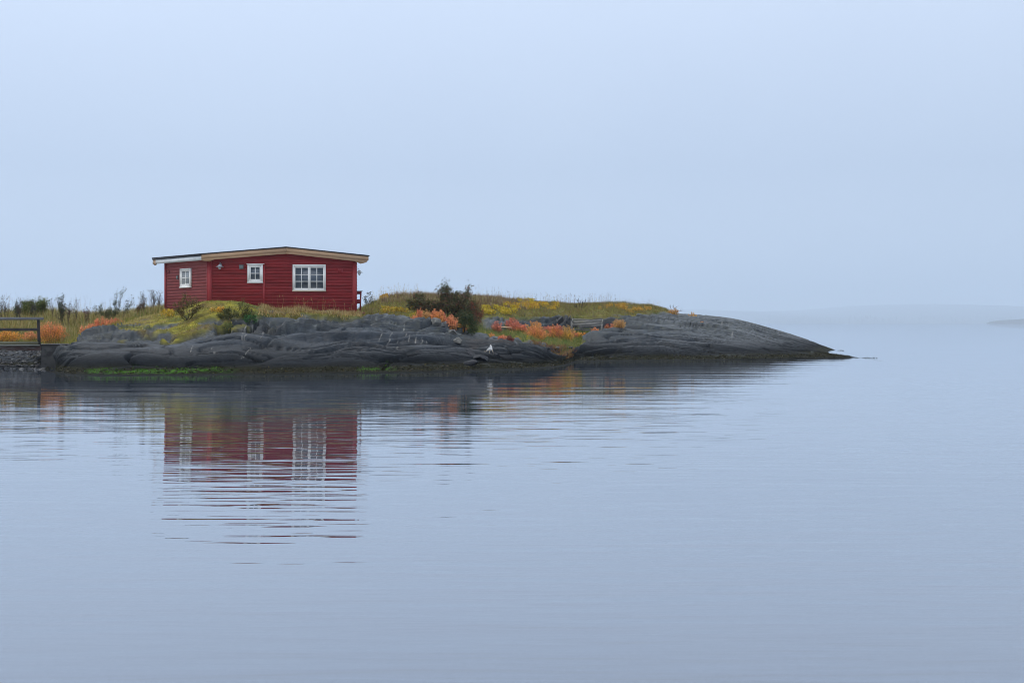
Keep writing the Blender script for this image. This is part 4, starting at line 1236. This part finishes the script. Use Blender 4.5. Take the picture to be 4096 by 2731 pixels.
AP(1664, 1692, 1243, 1294, 5.0, 6.0, "slim upright coral red plant rising from the orange row", ORG, SAL, RED, 1.2)
AP(1684, 1722, 1246, 1296, 5.0, 6.0, "amber plant next to the slim coral one, left of the boulder", GOLD, TAN, TAN, 1.3)
AP(1712, 1766, 1243, 1294, 5.1, 6.0, "large orange plant right behind the upright grey boulder", GOLD, ORG, SAL, 1.3)
AP(1752, 1792, 1258, 1314, 5.1, 6.0, "dusky pink plant on the right of the upright grey boulder", TAN, SAL, PINK, 1.2)
AP(1782, 1822, 1266, 1318, 5.1, 6.1, "pale salmon plant under the dark shrub's lower branches", GOLD, SAL, SAL, 1.2)
AP(1774, 1812, 1294, 1330, 5.0, 5.8, "low coral plant above the brown slab's right end", SAL, SAL, SAL, 1.1)
AP(1800, 1850, 1299, 1340, 5.0, 5.9, "wide golden orange plant lower down the orange row", GOLD, GOLD, ORG, 1.3)
AP(1838, 1870, 1302, 1350, 5.1, 6.0, "last tall orange plant at the right end of the row", GOLD, ORG, SAL, 1.1)
AP(1856, 1878, 1330, 1356, 5.0, 5.8, "small brownish plant below the right end of the row", TAN, SAL, TAN, .8)
AP(1966, 2006, 1290, 1334, 6.2, 7.1, "crimson plant before the pale plank", DRED, RED, PINK, .9)
AP(2020, 2072, 1278, 1326, 6.3, 7.1, "tallest crimson pink plant against the grey rock band", ORG, RED, PINK, 1.3)
AP(2062, 2108, 1298, 1328, 6.2, 7.0, "orange red plant on the right of the tallest crimson one", ORG, SAL, RED, 1.1)
AP(2106, 2170, 1291, 1334, 6.2, 7.0, "amber brown plant behind the biggest orange clump", GOLD, TAN, ORG, 1.1)
AP(2104, 2184, 1314, 1366, 5.8, 6.7, "biggest orange clump in the middle of the cove", YEL, ORG, SAL, 1.2, bushy=.2)
AP(2172, 2214, 1306, 1336, 6.1, 6.9, "deep pink red plant between the two big orange clumps", ORG, RED, PINK, 1.1)
AP(2198, 2252, 1304, 1366, 5.8, 6.7, "tall coral and orange clump left of the bench", GOLD, ORG, RED, 1.25)
AP(2240, 2292, 1310, 1368, 5.8, 6.7, "tall golden plant with faded tips beside the bench's left leg", YEL, GOLD, TAN, 1.0)
AP(2288, 2312, 1324, 1352, 6.1, 6.8, "small dusty red plant in front of the bench's left legs", TAN, SAL, RED, .8)
AP(2306, 2330, 1328, 1352, 6.0, 6.8, "small golden plant before the middle of the bench", YEL, GOLD, ORG, .8)
AP(2328, 2348, 1332, 1354, 6.0, 6.8, "little orange plant before the bench's right half", GOLD, ORG, ORG, .8)
AP(2364, 2394, 1318, 1346, 5.0, 6.4, "faded pink plant growing at the edge of the right hand rock hump", TAN, SAL, SAL, 1.0, at=on(2380, 1346, 5.0, 6.4) + np.array([0, -.6, .05]))
AP(2420, 2440, 1297, 1316, 5.0, 6.6, "small dark red plant right of the bench", TAN, SAL, DRED, .8)
AP(2440, 2454, 1296, 1314, 5.0, 6.6, "tiny crimson plant between the dark red one and the tan one", TAN, RED, RED, .8)
AP(2454, 2500, 1281, 1312, 5.0, 6.6, "bushy tan orange plant on top of the right hand rock hump", GOLD, TAN, TAN, 1.3)
AP(1994, 2022, 1342, 1360, 5.2, 6.3, "low red plant at the near edge of the cove grass", SAL, RED, SAL, .9)
AP(2026, 2054, 1344, 1366, 5.2, 6.3, "low maroon brown plant at the near edge of the cove grass", DRED, DRED, (0.18, .07, .05), .9)
AP(2056, 2080, 1345, 1364, 5.2, 6.3, "low straw coloured plant beside the maroon one", GRN, YEL, TAN, .8)
AP(1952, 1978, 1336, 1357, 5.2, 6.3, "low orange plant on the left of the cove grass", TAN, ORG, SAL, .8)
AP(2103, 2114, 1344, 1368, 5.3, 6.3, "single bright yellow plant left of the biggest orange clump", YEL, (0.5, .38, .03), (0.5, .38, .03), .8)
AP(2676, 2712, 1236, 1262, 7.5, 9.0, "golden brown plant in the notch of the right hand rock ridge", YEL, TAN, TAN, 1.0)
AP(2772, 2800, 1254, 1274, 7.2, 9.0, "golden weed tuft standing on the crest of the bare right hand ridge", YEL, TAN, TAN, .6) if False else None
AP(2756, 2786, 1252, 1282, 7.0, 9.0, "yellow brown plant beyond the notch, higher on the bare ridge", YEL, GOLD, TAN, 1.0)
AP(2786, 2842, 1290, 1312, 5.5, 7.6, "low rust orange plant in a crack of the bare ridge", TAN, ORG, (0.3, .12, .06), .9)
AP(842, 858, 1226, 1244, 4.0, 5.0, "little pale yellow plant on the mound, nearer the corner of the cabin", YEL, YEL, (0.5, .34, .12), .9)
AP(868, 898, 1226, 1246, 3.8, 5.0, "little golden plant in the middle of the mound", YEL, GOLD, GOLD, .9)

# yellow leafed ground plants in drifts on the hill: nobody would count them
lv = Leaves()
for (ua_, ub_, pa, pb, n, cols) in ((1925, 2060, 1232, 1264, 1500, [(0.50, .36, .025), (0.55, .40, .05), (0.40, .34, .03)]), (2010, 2230, 1222, 1242, 1100, [(0.50, .32, .03), (0.48, .25, .04), (0.5, .36, .03)]), (2070, 2130, 1206, 1224, 350, [(0.50, .38, .03)]),
                                (2395, 2500, 1226, 1240, 420, [(0.46, .25, .04), (0.5, .3, .04)]), (2500, 2600, 1238, 1256, 300, [(0.46, .26, .04), (0.5, .3, .05)]), (1512, 1545, 1190, 1204, 160, [(0.46, .27, .04)]), (1525, 1660, 1242, 1256, 500, [(0.42, .32, .03), (0.4, .25, .04)]), (1640, 1700, 1262, 1290, 200, [(0.4, .3, .03)]), (640, 690, 1258, 1270, 60, [(0.45, .3, .03)])):
    got = []
    py = PYG[:-1, :-1]
    centre = (pa + pb) / 2
    m_ = ((UGc > ua_) & (UGc < ub_) & (py > pa) & (py < pb) & (SGc > (6.6 if ua_ > 1400 else 4)) & (SGc < 9)).astype(float)
    if m_.sum() < 1: continue
    p, u, s = sample(n, m_)
    cl_ = clumpy(p, 1.9, 8.0) > .16
    p = p[cl_]; k = len(p)
    for q in range(5):
        h = rng.uniform(.04, .24, k)
        c = p + np.stack([rng.normal(0, .05, k), rng.normal(0, .05, k), h], 1)
        ax = unit(np.stack([rng.normal(0, .5, k), rng.normal(0, .5, k), np.ones(k)], 1)); bx_ = unit(np.cross(ax, rng.normal(0, 1, (k, 3))))
        lv.quads(c, ax * .05, bx_ * .024, pick(cols, k, .25))
o = lv.build("yellow_groundcover", M['leaf']); tag(o, "yellow autumn leaves in drifts across the hill", None, None, 'stuff')


# ---- woody shrubs: trunk and limbs, leaves along the outer twigs
def shrub(kind, label, base, limbs, leaf_cols, leaf_n, leaf_sz, twig_col, cat="shrub", group=None, levels=2, spread=.55, droop=0.0, radius=.03, leaf_from=0.35, leafless=False, jitter=.05):
    root = empty(kind, base, label, cat, group)
    tr, lv = MB(), Leaves()
    tips = []

    def grow(p, q, r, lev):
        n = 5
        pts = [p]
        d = q - p; ln_ = np.linalg.norm(d)
        off = rng.normal(0, .06 * ln_, 3)
        for i in range(1, n + 1):
            t = i / n
            pts.append(p + d * t + off * math.sin(math.pi * t) + rng.normal(0, .012 * ln_, 3) + np.array([0, 0, -droop * ln_ * t * t]))
        rad = [max(.0035, r * (1 - .65 * i / n)) for i in range(n + 1)]
        tr.tube(pts, rad, 5 if lev < 1 else 4, twig_col, cap=False)
        tips.append((pts, lev))
        if lev < levels:
            kids = 5 if lev == 0 else 4
            for c_ in range(kids):
                t = random.uniform(.35, 1.0) if lev == 0 else random.uniform(.3, 1.0)
                i = min(n - 1, int(t * n)); s_ = pts[i] + (pts[i + 1] - pts[i]) * (t * n - i)
                dirn = unit(d + rng.normal(0, spread * ln_, 3) + np.array([0, 0, .12 * ln_]))
                grow(s_, s_ + dirn * ln_ * random.uniform(.25, .45), r * .5, lev + 1)

    for (tx, ty, tz, r) in limbs:
        grow(np.asarray(base) + np.array([tx * .06, ty * .06, -.05]), np.asarray(base) + np.array([tx, ty, tz]), r, 0)
    if not leafless:
        segs = [(pts[i], pts[i + 1]) for pts, lev in tips if lev >= 1 for i in range(len(pts) - 1)] + [(pts[i], pts[i + 1]) for pts, lev in tips if lev == levels for i in range(2, len(pts) - 1)]
        segs0 = [(pts[i], pts[i + 1]) for pts, lev in tips if lev == 0 for i in range(3, len(pts) - 1)]
        segs = segs + segs0
        a_ = np.array([s_[0] for s_ in segs]); b_ = np.array([s_[1] for s_ in segs])
        k = rng.integers(0, len(segs), leaf_n); t = rng.random((leaf_n, 1))
        c = a_[k] * (1 - t) + b_[k] * t + rng.normal(0, jitter, (leaf_n, 3))
        ax = unit(rng.normal(0, 1, (leaf_n, 3))); bx_ = unit(np.cross(ax, rng.normal(0, 1, (leaf_n, 3))))
        sz = rng.uniform(.65, 1.35, (leaf_n, 1)) * leaf_sz
        cols = leaf_cols(c) if callable(leaf_cols) else pick(leaf_cols, leaf_n, .3)
        lv.quads(c, ax * sz, bx_ * sz * .55, cols)
    tr.build("branches", M['stem'], root)
    if not leafless: lv.build("foliage", M['leaf'], root)
    return root


dk1, dk2, dk3, dk4 = (0.048, .056, .020), (0.085, .078, .026), (0.115, .070, .032), (0.14, .060, .036)
sb = on(1782, 1268, 5.6, 7.2); sd_ = sb[1]; ks = sd_ / F
LP = lambda px, py, dy=0: ((px - 1782) * ks * 1.0, dy, (1268 - py - 12) * ks)
rng = np.random.default_rng(21); random.seed(21)
shrub("shrub", "big dark spreading shrub with bare curved branches, right of the cabin", sb,
      [(*LP(1692, 1166, .2), .026), (*LP(1712, 1182, -.3), .024), (*LP(1672, 1196, .3), .024), (*LP(1748, 1178, .5), .022), (*LP(1808, 1146, 0), .030), (*LP(1846, 1142, .3), .028), (*LP(1782, 1142, -.2), .024),
       (*LP(1866, 1160, -.3), .026), (*LP(1872, 1192, .2), .026), (*LP(1850, 1176, -.5), .024), (*LP(1828, 1160, .4), .024), (*LP(1724, 1212, .2), .022), (*LP(1770, 1166, .3), .022), (*LP(1835, 1150, -.1), .02)],
      [dk1, dk2, dk2, dk3, dk4, (0.07, .085, .045)], 6400, .050, (0.022, .018, .017), levels=2, spread=.7, jitter=.10)
s2 = on(1690, 1240, 6.0, 7.8); k2 = s2[1] / F
shrub("shrub", "dense dark green thicket at the left foot of the big spreading shrub", s2 + np.array([0, -.4, -.1]),
      [((px - 1695) * k2, dy, (1240 - py) * k2 * .8, .022) for px, py, dy in ((1660, 1200, 0), (1675, 1180, .3), (1695, 1178, -.2), (1712, 1190, .2), (1730, 1205, 0), (1655, 1222, -.3), (1740, 1225, -.2), (1690, 1200, -.4))],
      [dk1, dk2, (0.06, .075, .02), dk3], 3000, .046, (0.03, .025, .02), jitter=.08)
s3 = on(1868, 1262, 6.0, 7.6); k3 = s3[1] / F
shrub("shrub", "rounded olive brown thicket right of the big spreading shrub", s3 + np.array([0, -.2, -.1]),
      [((px - 1866) * k3, dy, (1264 - py) * k3 * .82, .02) for px, py, dy in ((1836, 1215, 0), (1852, 1195, .3), (1868, 1186, -.2), (1884, 1190, .2), (1898, 1204, 0), (1828, 1236, -.3), (1905, 1226, -.2), (1862, 1215, -.4))],
      [dk2, dk3, (0.11, .085, .028), dk1], 2600, .046, (0.03, .025, .02), jitter=.08)
s4 = on(1852, 1318, 5.3, 6.8); k4 = s4[1] / F
shrub("shrub", "low dark green bush behind the right end of the orange plants", s4,
      [((px - 1850) * k4, dy, (1320 - py) * k4, .018) for px, py, dy in ((1812, 1280, 0), (1830, 1262, .3), (1850, 1255, -.2), (1868, 1268, .2), (1882, 1288, 0), (1890, 1310, -.3), (1800, 1300, -.2))],
      [(0.022, .042, .016), (0.035, .060, .018), (0.05, .075, .02), dk2], 3600, .034, (0.03, .025, .02), jitter=.08)
s5 = on(1902, 1308, 5.4, 7.0); k5 = s5[1] / F
shrub("sapling", "thin bare stemmed sapling with a few red leaves, beside the yellow drift", s5,
      [((px - 1904) * k5, dy, (1310 - py) * k5, .014) for px, py, dy in ((1892, 1222, 0), (1902, 1235, .1), (1912, 1226, -.1), (1924, 1245, .1))],
      [(0.22, .05, .025), dk4, (0.12, .07, .025), (0.30, .06, .03)], 900, .026, (0.07, .055, .045), spread=.3, cat="sapling")
s6 = on(1474, 1226, 6.8, 9.2); k6 = s6[1] / F
shrub("shrub", "small thin leafed shrub on the slope beside the cabin railing", s6,
      [((px - 1474) * k6, dy, (1226 - py) * k6, .010) for px, py, dy in ((1458, 1192, 0), (1472, 1182, .2), (1482, 1190, -.1), (1492, 1200, .1), (1462, 1205, -.2))],
      [(0.045, .05, .03), dk2, (0.06, .06, .03)], 420, .026, (0.05, .04, .035), spread=.45)
# mound bushes in front of the cabin
s7 = on(748, 1282, 3.6, 5.2); k7 = s7[1] / F
shrub("shrub", "olive brown spiky bush in front of the cabin's left wall", s7,
      [((px - 748) * k7, dy, (1282 - py) * k7, .014) for px, py, dy in ((712, 1225, 0), (730, 1204, .1), (748, 1206, -.1), (766, 1208, .1), (790, 1222, 0), (775, 1240, -.2), (722, 1248, -.2))],
      [(0.13, .085, .02), (0.10, .095, .022), (0.17, .11, .03), (0.07, .06, .02)], 1900, .026, (0.035, .028, .022), spread=.5, jitter=.05)
s8 = on(905, 1274, 3.6, 5.0); k8 = s8[1] / F
shrub("shrub", "low dark juniper bush in the middle of the mound", s8,
      [((px - 905) * k8, dy, (1274 - py) * k8, .012) for px, py, dy in ((882, 1260, 0), (896, 1248, .1), (915, 1245, -.1), (935, 1250, .1), (948, 1262, 0), (910, 1262, -.2))],
      [(0.055, .07, .018), (0.085, .09, .02), (0.13, .115, .03)], 2000, .022, (0.035, .028, .022), jitter=.05)
s9 = on(985, 1276, 3.4, 5.0); k9 = s9[1] / F
shrub("shrub", "taller olive bush with a bare dead twig, right of the juniper", s9,
      [((px - 985) * k9, dy, (1276 - py) * k9, .012) for px, py, dy in ((968, 1250, 0), (980, 1240, .1), (996, 1236, -.1), (1010, 1244, .1), (1016, 1258, 0), (972, 1214, 0))],
      [(0.11, .11, .025), (0.15, .13, .03), (0.08, .08, .02)], 1500, .022, (0.035, .028, .022), jitter=.045)
s10 = on(1002, 1291, 3.2, 4.8); k10 = s10[1] / F
shrub("seedling", "small bright green conifer seedling at the foot of the mound bushes", s10,
      [((px - 1002) * k10, dy, (1291 - py) * k10, .008) for px, py, dy in ((984, 1276, 0), (994, 1264, .05), (1004, 1260, -.05), (1014, 1266, .05), (1022, 1278, 0))],
      [(0.045, .14, .035), (0.06, .17, .04), (0.035, .10, .03)], 900, .020, (0.04, .05, .02), cat="seedling", jitter=.03)
# crest
s11 = on(2322, 1237, 8.0, 9.1); k11 = s11[1] / F
shrub("shrub", "black leafless little bush on the hill above the bench", s11,
      [((px - 2322) * k11, dy, (1237 - py) * k11, .016) for px, py, dy in ((2304, 1212, 0), (2312, 1206, .1), (2322, 1204, -.1), (2332, 1206, .1), (2342, 1208, 0), (2346, 1222, -.2), (2298, 1224, .1))],
      None, 0, .02, (0.018, .015, .018), leafless=True, levels=2, spread=.35)
s12 = on(2685, 1250, 8.0, 9.1); k12 = s12[1] / F
shrub("shrub", "leafless grey twigs leaning out where the grass ends on the right", s12,
      [((px - 2668) * k12, dy, (1250 - py) * k12, .012) for px, py, dy in ((2662, 1222, 0), (2676, 1224, .1), (2686, 1228, -.1), (2700, 1240, .1), (2708, 1244, 0))],
      None, 0, .02, (0.05, .04, .045), leafless=True, levels=1, spread=.35)
s13 = on(2216, 1213, 8.0, 9.1)
lv = Leaves(); kk = 70
blades(lv, s13 + rng.normal(0, .07, (kk, 3)) * np.array([1, 1, 0]), rng.uniform(.15, .32, kk), np.full(kk, .008), .6, pick([green, olive], kk), pick([green, olive], kk))
o = lv.build("grass_tuft", M['grass'], None, origin=s13); tag(o, "green grass tuft standing on the hill crest left of the black bush", "grass tuft")
# meadow on the left
t1 = on(150, 1262, 7.4, 9.1); kt = t1[1] / F
shrub("willow_bush", "rounded green willow bush on the meadow behind the footbridge", t1 + np.array([0, -.6, -.15]),
      [((px - 150) * kt, dy, (1272 - py) * kt, .02) for px, py, dy in ((92, 1240, 0), (110, 1226, .3), (130, 1222, -.2), (150, 1218, .2), (172, 1216, 0), (188, 1222, -.3), (205, 1240, -.2), (212, 1256, 0), (150, 1236, -.5), (84, 1256, 0))],
      [(0.08, .11, .02), (0.12, .14, .026), (0.06, .08, .018), (0.15, .14, .035)], 9000, .036, (0.04, .03, .02), jitter=.10, cat="bush")


def tall_weed(px, pyt, pyb, label, cols, stems, n, sz, group, kind="tall_weed", lean=0.0, spr=10, s0=6.6, s1=9.2, twig=(0.06, .045, .035), jit=.05, cat="weed"):
    b0 = on(px, pyb, s0, s1); k = b0[1] / F
    limbs = [((random.uniform(-1, 1) * spr + lean) * k, random.uniform(-.2, .2), (pyb - pyt) * k * random.uniform(.72, 1.0), .009) for _ in range(stems)]
    limbs[0] = (lean * k, 0, (pyb - pyt) * k, .010)
    return shrub(kind, label, b0, limbs, cols, n, sz, twig, cat, group, levels=1, spread=.28, jitter=jit)


wd = [(0.050, .045, .03), (0.075, .055, .035), (0.10, .06, .04)]
wg = [(0.035, .055, .028), (0.055, .075, .03), (0.05, .06, .04)]
GW = "tall weeds along the meadow skyline"
tall_weed(4, 1208, 1290, "tall dark weed leftmost behind the footbridge railing", wd, 4, 420, .024, GW)
tall_weed(24, 1222, 1290, "thin grey weed second from the footbridge's far rail end", wd, 4, 240, .022, GW)
tall_weed(66, 1220, 1290, "bushy grey green weed left of the willow bush", wg, 5, 420, .026, GW)
tall_weed(84, 1214, 1292, "dark upright weed touching the willow bush on its left", wd, 3, 300, .024, GW)
tall_weed(128, 1198, 1290, "single grey plume rising above the willow bush", [(0.09, .085, .08), (0.07, .07, .06)], 2, 160, .022, GW)
tall_weed(205, 1208, 1290, "thin grey plume on the right shoulder of the willow bush", [(0.10, .09, .08)], 2, 120, .02, GW)
tall_weed(250, 1213, 1318, "tall broad headed weed with layered leaves, halfway between willow and cabin", wg + [(0.09, .05, .03)], 6, 700, .034, GW, spr=20)
tall_weed(278, 1222, 1310, "red brown upright weed right of the broad headed weed", wd + [(0.11, .035, .03)], 3, 260, .024, GW)
tall_weed(300, 1217, 1300, "thin branched seed weed with a feathery top", wd + [(0.11, .05, .04)], 3, 240, .022, GW)
tall_weed(348, 1246, 1300, "low dark red weed on the meadow skyline", [(0.12, .035, .035), (0.08, .05, .03)], 4, 200, .026, GW)
tall_weed(470, 1166, 1286, "tallest arching leafy shoot against the sky, left of the cabin", wg, 1, 130, .030, GW, kind="leafy_shoot", lean=22, spr=4, cat="shoot")
tall_weed(458, 1196, 1290, "upright leafy shoot just left of the tallest arching one", wg, 2, 200, .030, GW, kind="leafy_shoot", lean=6, spr=5, cat="shoot")
tall_weed(412, 1228, 1290, "drooping leafy shoot that leans left above the coral plants", wg, 3, 260, .032, GW, kind="leafy_shoot", lean=-8, spr=12, cat="shoot")
tall_weed(492, 1216, 1290, "leafy shoot bending right toward the cabin", wg, 2, 170, .030, GW, kind="leafy_shoot", lean=30, spr=8, cat="shoot")
tall_weed(440, 1244, 1296, "dense green undergrowth at the foot of the leafy shoots", [(0.045, .06, .022), (0.07, .075, .025)], 9, 900, .032, GW, spr=30)
tall_weed(575, 1196, 1272, "dark seed headed weed, third from the cabin's left corner", wd, 5, 340, .022, GW)
tall_weed(608, 1192, 1272, "tallest seed headed weed near the cabin's left corner", wd, 5, 320, .022, GW)
tall_weed(640, 1200, 1270, "seed headed weed growing closest to the cabin's left corner", wd, 5, 300, .022, GW)
tall_weed(560, 1228, 1280, "rusty brown weed clump where meadow and rock meet", [(0.14, .06, .03), (0.10, .07, .03)], 7, 420, .026, GW, spr=22)
